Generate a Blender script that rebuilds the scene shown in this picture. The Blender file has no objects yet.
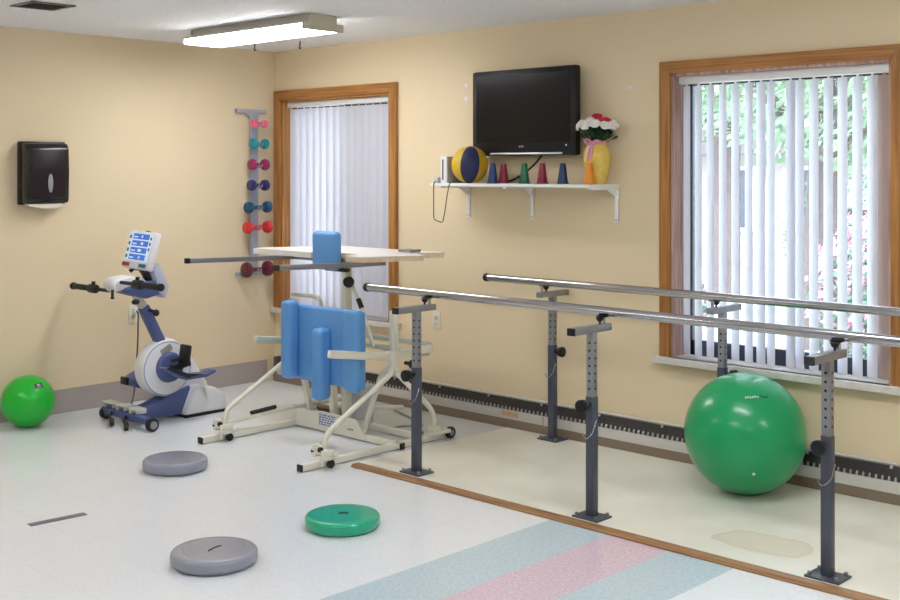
import bpy, bmesh, math, random
from mathutils import Vector, Matrix
random.seed(7)
S = bpy.context.scene
COL = S.collection
PI = math.pi
R_ = math.radians

# ------------------------------------------------------------------ helpers
def lin(c):
    return tuple((x/12.92 if x <= 0.04045 else ((x+0.055)/1.055)**2.4) for x in [v/255.0 for v in c])

def mat(name, rgb, rough=0.5, metal=0.0, vary=0.0, scale=8.0, bump=0.0, bump_scale=60.0, coat=0.0, spec=0.5, emit=None, strength=0.0):
    m = bpy.data.materials.new(name); m.use_nodes = True
    nt = m.node_tree; b = nt.nodes['Principled BSDF']
    c = lin(rgb)
    b.inputs['Base Color'].default_value = (*c, 1)
    b.inputs['Roughness'].default_value = rough
    b.inputs['Metallic'].default_value = metal
    b.inputs['Specular IOR Level'].default_value = spec
    if coat:
        b.inputs['Coat Weight'].default_value = coat
        b.inputs['Coat Roughness'].default_value = 0.08
    if emit:
        b.inputs['Emission Color'].default_value = (*lin(emit), 1)
        b.inputs['Emission Strength'].default_value = strength
    tc = nt.nodes.new('ShaderNodeTexCoord')
    n = nt.nodes.new('ShaderNodeTexNoise'); n.inputs['Scale'].default_value = scale; n.inputs['Detail'].default_value = 4
    nt.links.new(tc.outputs['Object'], n.inputs['Vector'])
    mx = nt.nodes.new('ShaderNodeMix'); mx.data_type = 'RGBA'
    v = max(vary, 0.015)
    mx.inputs['A'].default_value = (*[x*(1-v) for x in c], 1)
    mx.inputs['B'].default_value = (*[min(1, x*(1+v)) for x in c], 1)
    nt.links.new(n.outputs['Fac'], mx.inputs['Factor'])
    nt.links.new(mx.outputs['Result'], b.inputs['Base Color'])
    if bump:
        n2 = nt.nodes.new('ShaderNodeTexNoise'); n2.inputs['Scale'].default_value = bump_scale; n2.inputs['Detail'].default_value = 3
        nt.links.new(tc.outputs['Object'], n2.inputs['Vector'])
        bp = nt.nodes.new('ShaderNodeBump'); bp.inputs['Strength'].default_value = bump; bp.inputs['Distance'].default_value = 0.01
        nt.links.new(n2.outputs['Fac'], bp.inputs['Height'])
        nt.links.new(bp.outputs['Normal'], b.inputs['Normal'])
    return m

def mat_wood(name, dark, light, axis='Z', rough=0.4):
    m = bpy.data.materials.new(name); m.use_nodes = True
    nt = m.node_tree; b = nt.nodes['Principled BSDF']; b.inputs['Roughness'].default_value = rough
    tc = nt.nodes.new('ShaderNodeTexCoord'); mp = nt.nodes.new('ShaderNodeMapping')
    sc = {'X': (2.2, 55, 55), 'Y': (55, 2.2, 55), 'Z': (55, 55, 2.2)}[axis]
    mp.inputs['Scale'].default_value = sc
    nt.links.new(tc.outputs['Object'], mp.inputs['Vector'])
    n = nt.nodes.new('ShaderNodeTexNoise'); n.inputs['Scale'].default_value = 1.0; n.inputs['Detail'].default_value = 6; n.inputs['Distortion'].default_value = 0.6
    nt.links.new(mp.outputs['Vector'], n.inputs['Vector'])
    r = nt.nodes.new('ShaderNodeValToRGB')
    r.color_ramp.elements[0].position = 0.3; r.color_ramp.elements[0].color = (*lin(dark), 1)
    r.color_ramp.elements[1].position = 0.68; r.color_ramp.elements[1].color = (*lin(light), 1)
    nt.links.new(n.outputs['Fac'], r.inputs['Fac']); nt.links.new(r.outputs['Color'], b.inputs['Base Color'])
    return m

class MB:
    """collects shapes (world coordinates) and links them as ONE mesh object"""
    def __init__(s): s.bm = bmesh.new()
    def _put(s, bm2, M=None):
        if M is not None: bm2.transform(M)
        me = bpy.data.meshes.new('t'); bm2.to_mesh(me); bm2.free(); s.bm.from_mesh(me); bpy.data.meshes.remove(me)
    def box(s, c, d, bev=0.0, rot=None, seg=2):
        b = bmesh.new(); bmesh.ops.create_cube(b, size=1.0); bmesh.ops.scale(b, vec=d, verts=b.verts)
        if bev: bmesh.ops.bevel(b, geom=b.edges[:], offset=bev, segments=seg, profile=0.5, affect='EDGES')
        M = Matrix.Translation(c)
        if rot is not None: M = M @ rot
        s._put(b, M); return s
    def span(s, a, b_, bev=0.0):
        c = [(x+y)/2 for x, y in zip(a, b_)]; d = [abs(y-x) for x, y in zip(a, b_)]
        return s.box(c, d, bev)
    def bar(s, p, q, w, h, bev=0.0, up=(0, 0, 1)):
        """rectangular bar from p to q; w across, h along up"""
        p, q = Vector(p), Vector(q); x = (q-p); L = x.length; x.normalize()
        u = Vector(up)
        if abs(x.dot(u)) > .98: u = Vector((0, 1, 0))
        y = u.cross(x).normalized(); z = x.cross(y)
        M = Matrix((x, y, z)).transposed().to_4x4()
        return s.box((p+q)/2, (L, w, h), bev, M)
    def cyl(s, p, q, r, r2=None, n=20, bev=0.0):
        p, q = Vector(p), Vector(q); d = q-p
        b = bmesh.new(); bmesh.ops.create_cone(b, cap_ends=True, segments=n, radius1=r, radius2=r if r2 is None else r2, depth=d.length)
        if bev:
            es = [e for e in b.edges if len(e.link_faces) == 2 and any(len(f.verts) > 4 for f in e.link_faces)]
            bmesh.ops.bevel(b, geom=es, offset=bev, segments=2, profile=0.5, affect='EDGES')
        M = Matrix.Translation((p+q)/2) @ d.to_track_quat('Z', 'Y').to_matrix().to_4x4()
        s._put(b, M); return s
    def tube(s, pts, r, n=10, fillet=0.0, fs=5, sq=False):
        P = [Vector(p) for p in pts]
        if fillet:
            Q = [P[0]]
            for i in range(1, len(P)-1):
                a, o, c = P[i-1], P[i], P[i+1]
                f = min(fillet, (a-o).length*.48, (c-o).length*.48)
                s0 = o+(a-o).normalized()*f; s1 = o+(c-o).normalized()*f
                for k in range(fs+1):
                    t = k/fs; Q.append(s0*(1-t)**2 + o*2*t*(1-t) + s1*t*t)
            Q.append(P[-1]); P = Q
        b = bmesh.new(); rings = []
        T = []
        for i in range(len(P)):
            t = (P[min(i+1, len(P)-1)]-P[max(i-1, 0)]).normalized(); T.append(t)
        u = T[0].orthogonal().normalized() if abs(T[0].z) > .9 else T[0].cross(Vector((0, 0, 1))).normalized()
        for i, p in enumerate(P):
            u = (u - T[i]*u.dot(T[i])).normalized(); v = T[i].cross(u)
            k = 4 if sq else n
            off = PI/4 if sq else 0
            rings.append([b.verts.new(p + (u*math.cos(2*PI*j/k+off)+v*math.sin(2*PI*j/k+off))*r) for j in range(k)])
        k = len(rings[0])
        for A, B in zip(rings, rings[1:]):
            for j in range(k): b.faces.new((A[j], A[(j+1) % k], B[(j+1) % k], B[j]))
        b.faces.new(rings[0][::-1]); b.faces.new(rings[-1])
        s._put(b); return s
    def lathe(s, prof, c=(0, 0, 0), axis='Z', n=32, rot=None):
        """prof: list of (r, h)"""
        b = bmesh.new(); rings = []
        for r, h in prof:
            if r < 1e-5: rings.append([b.verts.new((0, 0, h))])
            else: rings.append([b.verts.new((r*math.cos(2*PI*j/n), r*math.sin(2*PI*j/n), h)) for j in range(n)])
        for A, B in zip(rings, rings[1:]):
            if len(A) == 1 and len(B) == 1: continue
            for j in range(n):
                if len(A) == 1: b.faces.new((A[0], B[(j+1) % n], B[j])) if False else b.faces.new((A[0], B[j], B[(j+1) % n]))
                elif len(B) == 1: b.faces.new((A[j], A[(j+1) % n], B[0]))
                else: b.faces.new((A[j], A[(j+1) % n], B[(j+1) % n], B[j]))
        bmesh.ops.recalc_face_normals(b, faces=b.faces)
        M = Matrix.Translation(c)
        if axis == 'Y': M = M @ Matrix.Rotation(-PI/2, 4, 'X')
        if axis == 'X': M = M @ Matrix.Rotation(PI/2, 4, 'Y')
        if rot is not None: M = M @ rot
        s._put(b, M); return s
    def ball(s, c, r, seg=32, sc=(1, 1, 1), rot=None):
        b = bmesh.new(); bmesh.ops.create_uvsphere(b, u_segments=seg, v_segments=max(8, seg//2), radius=r)
        M = Matrix.Translation(c)
        if rot is not None: M = M @ rot
        M = M @ Matrix.Diagonal((*sc, 1)); s._put(b, M); return s
    def prism(s, poly, axis, a, b_, bev=0.0, seg=2):
        """extrude a polygon from a to b_ along axis. axis X: poly is (y,z); Y: (x,z); Z: (x,y)"""
        b = bmesh.new()
        def P(p, t): return {'X': (t, p[0], p[1]), 'Y': (p[0], t, p[1]), 'Z': (p[0], p[1], t)}[axis]
        A = [b.verts.new(P(p, a)) for p in poly]; B = [b.verts.new(P(p, b_)) for p in poly]; n = len(poly)
        b.faces.new(A[::-1]); b.faces.new(B)
        for j in range(n): b.faces.new((A[j], A[(j+1) % n], B[(j+1) % n], B[j]))
        bmesh.ops.recalc_face_normals(b, faces=b.faces)
        if bev: bmesh.ops.bevel(b, geom=b.edges[:], offset=bev, segments=seg, profile=0.5, affect='EDGES')
        s._put(b); return s
    def build(s, name, m, parent=None, smooth=True, angle=35):
        bm = s.bm
        if parent is not None:
            o_ = parent_world(parent)
            bmesh.ops.translate(bm, verts=bm.verts, vec=-o_)
        me = bpy.data.meshes.new(name)
        for f in bm.faces: f.smooth = smooth
        bm.to_mesh(me); bm.free()
        if smooth: 
            try: me.set_sharp_from_angle(angle=R_(angle))
            except Exception: pass
        o = bpy.data.objects.new(name, me); COL.objects.link(o)
        me.materials.append(m)
        if parent is not None: o.parent = parent
        return o

def parent_world(o):
    v = Vector((0, 0, 0))
    while o is not None: v += o.location; o = o.parent
    return v

def tag(o, label, cat, group=None, kind=None):
    o['label'] = label; o['category'] = cat
    if group: o['group'] = group
    if kind: o['kind'] = kind
    return o

def thing(name, label, cat, loc=(0, 0, 0), group=None):
    o = bpy.data.objects.new(name, None); COL.objects.link(o); o.location = loc; o.empty_display_size = .05
    return tag(o, label, cat, group)

def struct(o, label=None):
    o['kind'] = 'structure'
    if label: o['label'] = label
    return o

def dup(root, loc, label=None, rotz=None, mats=None):
    r = root.copy(); COL.objects.link(r); r.location = loc
    if rotz is not None: r.rotation_euler = (0, 0, rotz)
    if label: r['label'] = label
    for ch in list(root.children):
        c = ch.copy(); COL.objects.link(c); c.parent = r
        for g in list(ch.children):
            d = g.copy(); COL.objects.link(d); d.parent = c
    return r

# ------------------------------------------------------------------ materials
M = {}
M['wall'] = mat('wall_paint', (231, 212, 176), .75, vary=.025, scale=1.2, bump=.05, bump_scale=180)
M['wall_rear'] = mat('wall_paint_plain', (232, 222, 202), .8)
M['ceiling'] = mat('ceiling_texture', (242, 242, 244), .9, vary=.09, scale=60, bump=.8, bump_scale=70)
M['cove'] = mat('cove_base', (176, 166, 160), .45, vary=.04)
M['kick'] = mat('brown_kickboard', (136, 118, 100), .5, vary=.06)
M['oak'] = mat_wood('oak_vertical', (136, 86, 38), (190, 132, 68), 'Z')
M['oakh'] = mat_wood('oak_horizontal', (136, 86, 38), (190, 132, 68), 'X')
M['jamb'] = mat_wood('weathered_jamb', (150, 112, 98), (206, 178, 168), 'Z', .6)
M['strip'] = mat_wood('strip_oak', (122, 86, 50), (172, 128, 82), 'X', .45)
M['sill'] = mat('marble_sill', (216, 211, 204), .3, vary=.22, scale=22)
M['sash'] = mat('dark_sash', (44, 50, 66), .4)
M['white'] = mat('white_enamel', (236, 236, 236), .35)
M['shelfwhite'] = mat('white_shelf', (240, 240, 238), .4)
M['heater'] = mat('heater_enamel', (208, 204, 196), .4, vary=.05, scale=4)
M['heater_dark'] = mat('heater_dark', (44, 38, 36), .6)
M['fin'] = mat('heater_fins', (176, 174, 170), .4, metal=.3)
M['black'] = mat('black_plastic', (15, 15, 20), .38, spec=.4)
M['rubber'] = mat('black_rubber', (26, 26, 28), .6)
M['gloss'] = mat('gloss_black', (18, 17, 20), .12, coat=.4)
M['screen'] = mat('dark_screen', (13, 11, 14), .22, spec=.3)
M['steel'] = mat('brushed_steel', (184, 183, 186), .16, metal=1.0, vary=.03)
M['footplate'] = mat('silver_plastic', (206, 206, 202), .3, metal=.25)
M['chrome'] = mat('chrome', (205, 203, 206), .16, metal=1.0)
M['zinc'] = mat('zinc_tube', (152, 153, 158), .38, metal=.75, vary=.06, scale=25)
M['post'] = mat('charcoal_paint', (72, 76, 90), .38, vary=.06)
M['cream'] = mat('cream_enamel', (234, 231, 214), .35, vary=.03)
M['palegreen'] = mat('pale_green_enamel', (196, 206, 194), .4, vary=.03)
M['blue'] = mat('blue_vinyl', (98, 158, 218), .4, vary=.03, bump=.05, bump_scale=200)
M['bikeblue'] = mat('bike_blue', (78, 92, 142), .42)
M['bikewhite'] = mat('bike_white', (228, 228, 232), .35)
M['cap'] = mat('black_cap', (22, 22, 24), .5)
M['bigball'] = mat('green_ball', (8, 156, 94), .28, coat=.15, vary=.02)
M['smallball'] = mat('bright_green_ball', (20, 186, 50), .3, coat=.12, vary=.04, scale=5)
M['discgrey'] = mat('grey_disc', (146, 148, 162), .22, vary=.02, coat=.35)
M['discgreen'] = mat('green_disc', (10, 172, 130), .22, vary=.02, coat=.4)
M['print'] = mat('dark_print', (24, 44, 46), .5)
M['whiteprint'] = mat('white_print', (214, 226, 222), .5)
M['laminate'] = mat('white_laminate', (240, 236, 230), .3)
M['rawwood'] = mat_wood('raw_birch_edge', (216, 188, 154), (236, 214, 186), 'X', .5)
M['bucket'] = mat('grey_tub_plastic', (216, 218, 222), .5)
M['cord'] = mat('grey_cord', (150, 146, 142), .5)
M['greyrack'] = mat('grey_rack_enamel', (170, 174, 186), .4)
M['outlet'] = mat('ivory_outlet', (232, 224, 204), .4)
M['tape'] = mat('grey_tape', (110, 110, 120), .6)
M['capmetal'] = mat('cream_fixture_metal', (206, 202, 178), .45)
M['brownmetal'] = mat('fixture_side', (206, 200, 192), .5)
M['lens'] = mat('lamp_lens', (250, 250, 250), .3, emit=(248, 249, 253), strength=15.5)
M['paper'] = mat('paper_towel', (226, 216, 200), .8)
M['yellow'] = mat('yellow_vase_glaze', (238, 200, 92), .25, vary=.28, scale=38, coat=.4)
M['ribbon'] = mat('pink_ribbon', (222, 150, 178), .5)
M['leaf'] = mat('dark_leaf', (40, 70, 38), .6, vary=.3, scale=40)
M['bloomw'] = mat('white_bloom', (240, 240, 232), .7)
M['bloomr'] = mat('red_bloom', (214, 40, 66), .7)
M['conblue'] = mat('cone_blue', (34, 56, 104), .35)
M['conred'] = mat('cone_red', (140, 22, 50), .35)
M['congreen'] = mat('cone_green', (16, 112, 76), .35)
M['conorange'] = mat('cone_orange', (234, 144, 26), .35)
M['bally'] = mat('volley_yellow', (214, 176, 44), .5)
M['ballb'] = mat('volley_navy', (34, 38, 84), .5)
M['consolegrey'] = mat('console_side', (168, 170, 178), .45)
M['ventgrey'] = mat('vent_metal', (120, 118, 114), .5)
M['ventdark'] = mat('vent_dark', (40, 38, 36), .7)
M['uiblue'] = mat('ui_blue', (64, 110, 190), .3, emit=(64, 118, 205), strength=.35)
M['uipale'] = mat('ui_pale', (200, 214, 232), .3, emit=(200, 216, 236), strength=.35)
M['btnred'] = mat('button_red', (188, 70, 56), .4)
M['btngreen'] = mat('button_teal', (40, 128, 124), .4)
M['labelpaper'] = mat('sticker_white', (222, 224, 236), .5)
M['labelink'] = mat('sticker_ink', (82, 88, 130), .5)
M['lawn'] = mat('lawn', (140, 164, 124), .9, vary=.3, scale=6)
M['foliage'] = mat('tree_leaf', (132, 160, 132), .7, vary=.35, scale=3)
M['hedge'] = mat('hedge_leaf', (84, 120, 104), .7, vary=.35, scale=5)
M['bark'] = mat('bark', (96, 84, 84), .9, vary=.3, scale=20)
M['pinkbloom'] = mat('azalea_pink', (236, 160, 196), .7, vary=.1)
M['brick'] = mat('pale_siding', (166, 160, 160), .8, vary=.1)
M['roofm'] = mat('dark_roof', (78, 70, 72), .8, vary=.1)
M['trimw'] = mat('white_trim', (232, 232, 236), .6)
M['winblue'] = mat('dark_window', (58, 62, 78), .2)
M['concrete'] = mat('patio', (178, 178, 176), .8, vary=.06)

def vane_mat():
    m = bpy.data.materials.new('white_vane'); m.use_nodes = True; nt = m.node_tree
    for n in list(nt.nodes): nt.nodes.remove(n)
    o = nt.nodes.new('ShaderNodeOutputMaterial'); d = nt.nodes.new('ShaderNodeBsdfDiffuse'); t = nt.nodes.new('ShaderNodeBsdfTranslucent')
    d.inputs['Color'].default_value = (.80, .80, .84, 1); t.inputs['Color'].default_value = (.86, .86, .92, 1)
    x = nt.nodes.new('ShaderNodeMixShader'); x.inputs[0].default_value = .42
    nt.links.new(d.outputs[0], x.inputs[1]); nt.links.new(t.outputs[0], x.inputs[2]); nt.links.new(x.outputs[0], o.inputs[0])
    return m
M['vane'] = vane_mat(); M['shadevane'] = mat('shaded_vane', (176, 152, 142), .6)
def glass_mat(name, tint, refl=.08):
    m = bpy.data.materials.new(name); m.use_nodes = True; nt = m.node_tree
    for n in list(nt.nodes): nt.nodes.remove(n)
    o = nt.nodes.new('ShaderNodeOutputMaterial'); t = nt.nodes.new('ShaderNodeBsdfTransparent'); g = nt.nodes.new('ShaderNodeBsdfGlossy')
    t.inputs['Color'].default_value = (*tint, 1); g.inputs['Roughness'].default_value = .02
    x = nt.nodes.new('ShaderNodeMixShader'); x.inputs[0].default_value = refl
    nt.links.new(t.outputs[0], x.inputs[1]); nt.links.new(g.outputs[0], x.inputs[2]); nt.links.new(x.outputs[0], o.inputs[0])
    return m
M['glass'] = glass_mat('window_glass', (.95, .97, .98), .05)
M['meshscreen'] = glass_mat('insect_screen', (.42, .42, .44), .02)

def floor_mat():
    m = bpy.data.materials.new('vinyl_tiles'); m.use_nodes = True; nt = m.node_tree; b = nt.nodes['Principled BSDF']
    b.inputs['Roughness'].default_value = .2
    L = nt.links.new
    tc = nt.nodes.new('ShaderNodeTexCoord'); sp = nt.nodes.new('ShaderNodeSeparateXYZ'); L(tc.outputs['Object'], sp.inputs[0])
    def math_(op, a, bb=None):
        n = nt.nodes.new('ShaderNodeMath'); n.operation = op
        for i, v in enumerate((a, bb)):
            if v is None: continue
            if isinstance(v, (int, float)): n.inputs[i].default_value = v
            else: L(v, n.inputs[i])
        return n.outputs[0]
    X, Y = sp.outputs['X'], sp.outputs['Y']
    def band(lo, hi): return math_('MULTIPLY', math_('GREATER_THAN', X, lo), math_('LESS_THAN', X, hi))
    blue = math_('ADD', band(3.692, 4.006), band(4.306, 4.606)); pink = band(4.006, 4.306)
    sp1 = nt.nodes.new('ShaderNodeTexNoise'); sp1.inputs['Scale'].default_value = 70; sp1.inputs['Detail'].default_value = 5; L(tc.outputs['Object'], sp1.inputs['Vector'])
    sp2 = nt.nodes.new('ShaderNodeTexNoise'); sp2.inputs['Scale'].default_value = 2.0; sp2.inputs['Detail'].default_value = 3; L(tc.outputs['Object'], sp2.inputs['Vector'])
    def col(a, bb):
        r = nt.nodes.new('ShaderNodeValToRGB'); r.color_ramp.elements[0].position = .32; r.color_ramp.elements[1].position = .68
        r.color_ramp.elements[0].color = (*lin(a), 1); r.color_ramp.elements[1].color = (*lin(bb), 1); L(sp1.outputs['Fac'], r.inputs[0]); return r.outputs[0]
    def mix(f, a, bb, mode='MIX'):
        n = nt.nodes.new('ShaderNodeMix'); n.data_type = 'RGBA'; n.blend_type = mode
        if isinstance(f, (int, float)): n.inputs['Factor'].default_value = f
        else: L(f, n.inputs['Factor'])
        L(a, n.inputs['A']); L(bb, n.inputs['B']); return n.outputs['Result']
    c = mix(blue, col((226, 229, 231), (235, 238, 240)), col((178, 198, 206), (198, 216, 222)))
    c = mix(pink, c, col((204, 180, 192), (222, 202, 212)))
    # tile seams, 12 inch
    def seam(v, off):
        fr = math_('FRACT', math_('DIVIDE', math_('SUBTRACT', v, off), .305))
        return math_('ADD', math_('LESS_THAN', fr, .004), math_('GREATER_THAN', fr, .996))
    se = math_('MINIMUM', math_('ADD', seam(X, 3.692), seam(Y, -1.383)), 1.0)
    rgb = nt.nodes.new('ShaderNodeRGB'); rgb.outputs[0].default_value = (*lin((192, 192, 194)), 1)
    c = mix(math_('MULTIPLY', se, .35), c, rgb.outputs[0])
    L(c, b.inputs['Base Color'])
    rr = nt.nodes.new('ShaderNodeMapRange'); rr.inputs['To Min'].default_value = .14; rr.inputs['To Max'].default_value = .30; L(sp2.outputs['Fac'], rr.inputs['Value'])
    L(rr.outputs[0], b.inputs['Roughness'])
    return m
M['floor'] = floor_mat()

def vinylmat_mat():
    m = bpy.data.materials.new('cream_vinyl_sheet'); m.use_nodes = True; nt = m.node_tree; b = nt.nodes['Principled BSDF']
    L = nt.links.new
    b.inputs['Roughness'].default_value = .32
    tc = nt.nodes.new('ShaderNodeTexCoord')
    n = nt.nodes.new('ShaderNodeTexNoise'); n.inputs['Scale'].default_value = 3.0; n.inputs['Detail'].default_value = 6; L(tc.outputs['Object'], n.inputs['Vector'])
    r = nt.nodes.new('ShaderNodeValToRGB'); r.color_ramp.elements[0].position = .3; r.color_ramp.elements[1].position = .7
    r.color_ramp.elements[0].color = (*lin((230, 227, 211)), 1); r.color_ramp.elements[1].color = (*lin((242, 240, 227)), 1); L(n.outputs['Fac'], r.inputs[0])
    # old water stain with an irregular outline
    mp = nt.nodes.new('ShaderNodeMapping'); mp.vector_type = 'POINT'
    mp.inputs['Location'].default_value = (-4.56*2.0, .98*3.0, 0); mp.inputs['Scale'].default_value = (2.0, 3.0, 0)
    L(tc.outputs['Object'], mp.inputs['Vector'])
    n2 = nt.nodes.new('ShaderNodeTexNoise'); n2.inputs['Scale'].default_value = 4; n2.inputs['Detail'].default_value = 4; L(tc.outputs['Object'], n2.inputs['Vector'])
    va = nt.nodes.new('ShaderNodeVectorMath'); va.operation = 'LENGTH'; L(mp.outputs[0], va.inputs[0])
    ad = nt.nodes.new('ShaderNodeMath'); ad.operation = 'MULTIPLY_ADD'; ad.inputs[1].default_value = .8; L(n2.outputs['Fac'], ad.inputs[0]); L(va.outputs['Value'], ad.inputs[2])
    r2 = nt.nodes.new('ShaderNodeValToRGB'); e = r2.color_ramp.elements
    e[0].position = .70; e[0].color = (.55, .55, .55, 1); e[1].position = .80; e[1].color = (0, 0, 0, 1)
    q = r2.color_ramp.elements.new(.76); q.color = (.95, .95, .95, 1)
    L(ad.outputs[0], r2.inputs[0])
    mx = nt.nodes.new('ShaderNodeMix'); mx.data_type = 'RGBA'; L(r2.outputs[0], mx.inputs['Factor']); L(r.outputs[0], mx.inputs['A']); mx.inputs['B'].default_value = (*lin((218, 208, 184)), 1)
    L(mx.outputs['Result'], b.inputs['Base Color'])
    return m
M['vinylmat'] = vinylmat_mat()

# ------------------------------------------------------------------ room
RX, RY, H = 9.6, -8.4, 2.44
T = .22
struct(MB().span((-T, RY-T, -.12), (RX+T, T, 0)).build('floor', M['floor'], smooth=False), 'white vinyl tile floor with pale blue and pink stripes')
struct(MB().span((-T, RY-T, H), (RX+T, T, H+.12)).build('ceiling', M['ceiling'], smooth=False), 'white textured ceiling')
struct(MB().span((-T, RY, 0), (0, T, H)).build('wall_left', M['wall'], smooth=False), 'beige wall behind the exercise bike')
struct(MB().span((RX, RY, 0), (RX+T, T, H)).build('wall_right', M['wall_rear'], smooth=False))
struct(MB().span((-T, RY-T, 0), (RX+T, RY, H)).build('wall_front', M['wall_rear'], smooth=False))
# back wall with two window openings
O1 = (.088, 1.262, .535, 2.075); O2 = (3.468, 4.676, .545, 2.075)
w = MB()
w.span((0, 0, 0), (O1[0], T, H)); w.span((O1[1], 0, 0), (O2[0], T, H)); w.span((O2[1], 0, 0), (RX, T, H))
for o_ in (O1, O2):
    w.span((o_[0], 0, 0), (o_[1], T, o_[2])); w.span((o_[0], 0, o_[3]), (o_[1], T, H))
struct(w.build('wall_back', M['wall'], smooth=False), 'beige wall with two windows and the television')

def make_window(name, o_, cas, label, jm):
    x0, x1, z0, z1 = o_
    r = bpy.data.objects.new(name, None); COL.objects.link(r); r.location = ((x0+x1)/2, 0, z0); struct(r, label)
    c = MB(); th = .028
    c.prism([(x0-cas, z0), (x0, z0), (x0, z1), (x0-cas, z1+cas)], 'Y', -th, -.001, .003)
    c.prism([(x1, z0), (x1+cas, z0), (x1+cas, z1+cas), (x1, z1)], 'Y', -th, -.001, .003)
    c.build('casing', M['oak'], r, smooth=False)
    MB().prism([(x0-cas, z1+cas), (x0, z1), (x1, z1), (x1+cas, z1+cas)], 'Y', -th, -.001, .003).build('head_casing', M['oakh'], r, smooth=False)
    j = MB()
    j.span((x0, -.012, z0), (x0+.014, T, z1)); j.span((x1-.014, -.012, z0), (x1, T, z1)); j.span((x0, -.012, z1-.014), (x1, T, z1))
    j.build('jamb', jm, r, smooth=False)
    s = MB(); s.box(((x0+x1)/2, .07, z0-.018), (x1-x0+2*cas+.02, .24, .036), .006)
    sill = MB()
    sill.span((x0+.0005, -.04, z0-.036), (x1-.0005, T, z0+.003)); sill.span((x0-cas-.03, -.052, z0-.036), (x1+cas+.03, -.001, z0+.003), .005)
    sill.build('sill', M['sill'], r, smooth=False)
    f = MB(); y0, y1 = .125, .16; fw = .035; xm = (x0+x1)/2; xs = 4.114 if x0 > 2 else xm-.02
    f.span((x0+.014, y0, z0), (x0+.05, y1, z1-.014)); f.span((x1-.05, y0, z0), (x1-.014, y1, z1-.014))
    f.span((x0+.014, y0, z0), (x1-.014, y1, z0+.085)); f.span((x0+.014, y0, z1-.06), (x1-.014, y1, z1-.014))
    f.span((xs-.008, y0-.012, z0), (xs+.008, y1, z1-.014))
    f.build('sash', M['sash'], r, smooth=False)
    MB().span((x0+.05, .140, z0+.085), (xs-.008, .144, z1-.06)).build('pane', M['glass'], r, smooth=False)
    MB().span((xs+.008, .140, z0+.085), (x1-.05, .144, z1-.06)).build('pane', M['glass'], r, smooth=False)
    if x0 < 2: MB().span((xs+.03, .166, z0+.03), (x1-.03, .168, z1-.04)).build('insect_screen', M['meshscreen'], r, smooth=False)
    return r
make_window('window_1', O1, .07, 'narrow oak framed window beside the dumbbell rack', M['oak'])
make_window('window_2', O2, .066, 'oak framed window behind the large green ball', M['jamb'])

def blinds(label, o_, xs, ang, wid, y, group=None):
    x0, x1, z0, z1 = o_
    r = thing('vertical_blind', label, 'window blind', ((x0+x1)/2, y, z1-.014))
    hr = MB(); hr.span((x0+.018, y-.03, z1-.054), (x1-.018, y+.03, z1-.0142), .003); hr.build('head_rail', M['white'], r)
    for i, x in enumerate(xs):
        a = ang[i] if isinstance(ang, list) else ang
        b = bmesh.new(); n = 6; rows = []
        zt, zb = z1-.066, z0+.012
        c, s = math.cos(a), math.sin(a)
        for z in (zt, zb):
            row = []
            for k in range(n+1):
                t = -wid/2 + wid*k/n; bow = .006*(1-(2*k/n-1)**2)
                row.append((x+t*c-bow*s, y+t*s+bow*c, z))
            rows.append(row)
        th = .0007
        fr = [[b.verts.new(Vector(p)) for p in row] for row in rows]
        bk = [[b.verts.new(Vector(p)+Vector((-s*th, c*th, 0))) for p in row] for row in rows]
        for k in range(n):
            b.faces.new((fr[0][k], fr[1][k], fr[1][k+1], fr[0][k+1])); b.faces.new((bk[0][k+1], bk[1][k+1], bk[1][k], bk[0][k]))
        b.faces.new((fr[0][0], bk[0][0], bk[1][0], fr[1][0])); b.faces.new((fr[0][n], fr[1][n], bk[1][n], bk[0][n]))
        mb = MB(); mb._put(b)
        mb.box((x, y, zt+.006), (.012, .003, .014))
        last = (x0 > 2 and i == len(xs)-1)  # end vane gets no backlight; that shade is painted in as opaque brown
        vn = mb.build('vane', M['shadevane'] if last else M['vane'], r)
        if last: vn['label'] = 'end vane with its shade painted brown'
    return r
V2 = [3.519, 3.591, 3.664, 3.739, 3.813, 3.892, 3.961, 4.017, 4.125, 4.176, 4.251, 4.327, 4.400, 4.476, 4.550, 4.606]
A2 = [R_(147)]*len(V2); A2[-1] = R_(157); A2[6] = R_(150); A2[7] = R_(146)
blinds('white vertical blind hanging half open in the window behind the large green ball', O2, V2, A2, .086, .065)
V1 = [.120 + .0748*k for k in range(16)]
blinds('white vertical blind hanging closed in the narrow window behind the standing frame', O1, V1, R_(8), .089, .06)

# left cove base and back kick board
struct(MB().span((.0005, RY+.01, .0005), (.008, -.075, .153), .002).build('baseboard_left', M['cove'], smooth=False), 'grey vinyl cove base')
struct(MB().span((.06, -.062, .0005), (RX-.01, -.0005, .052), .002).build('baseboard_back', M['kick'], smooth=False), 'brown kick board under the heater')

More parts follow.
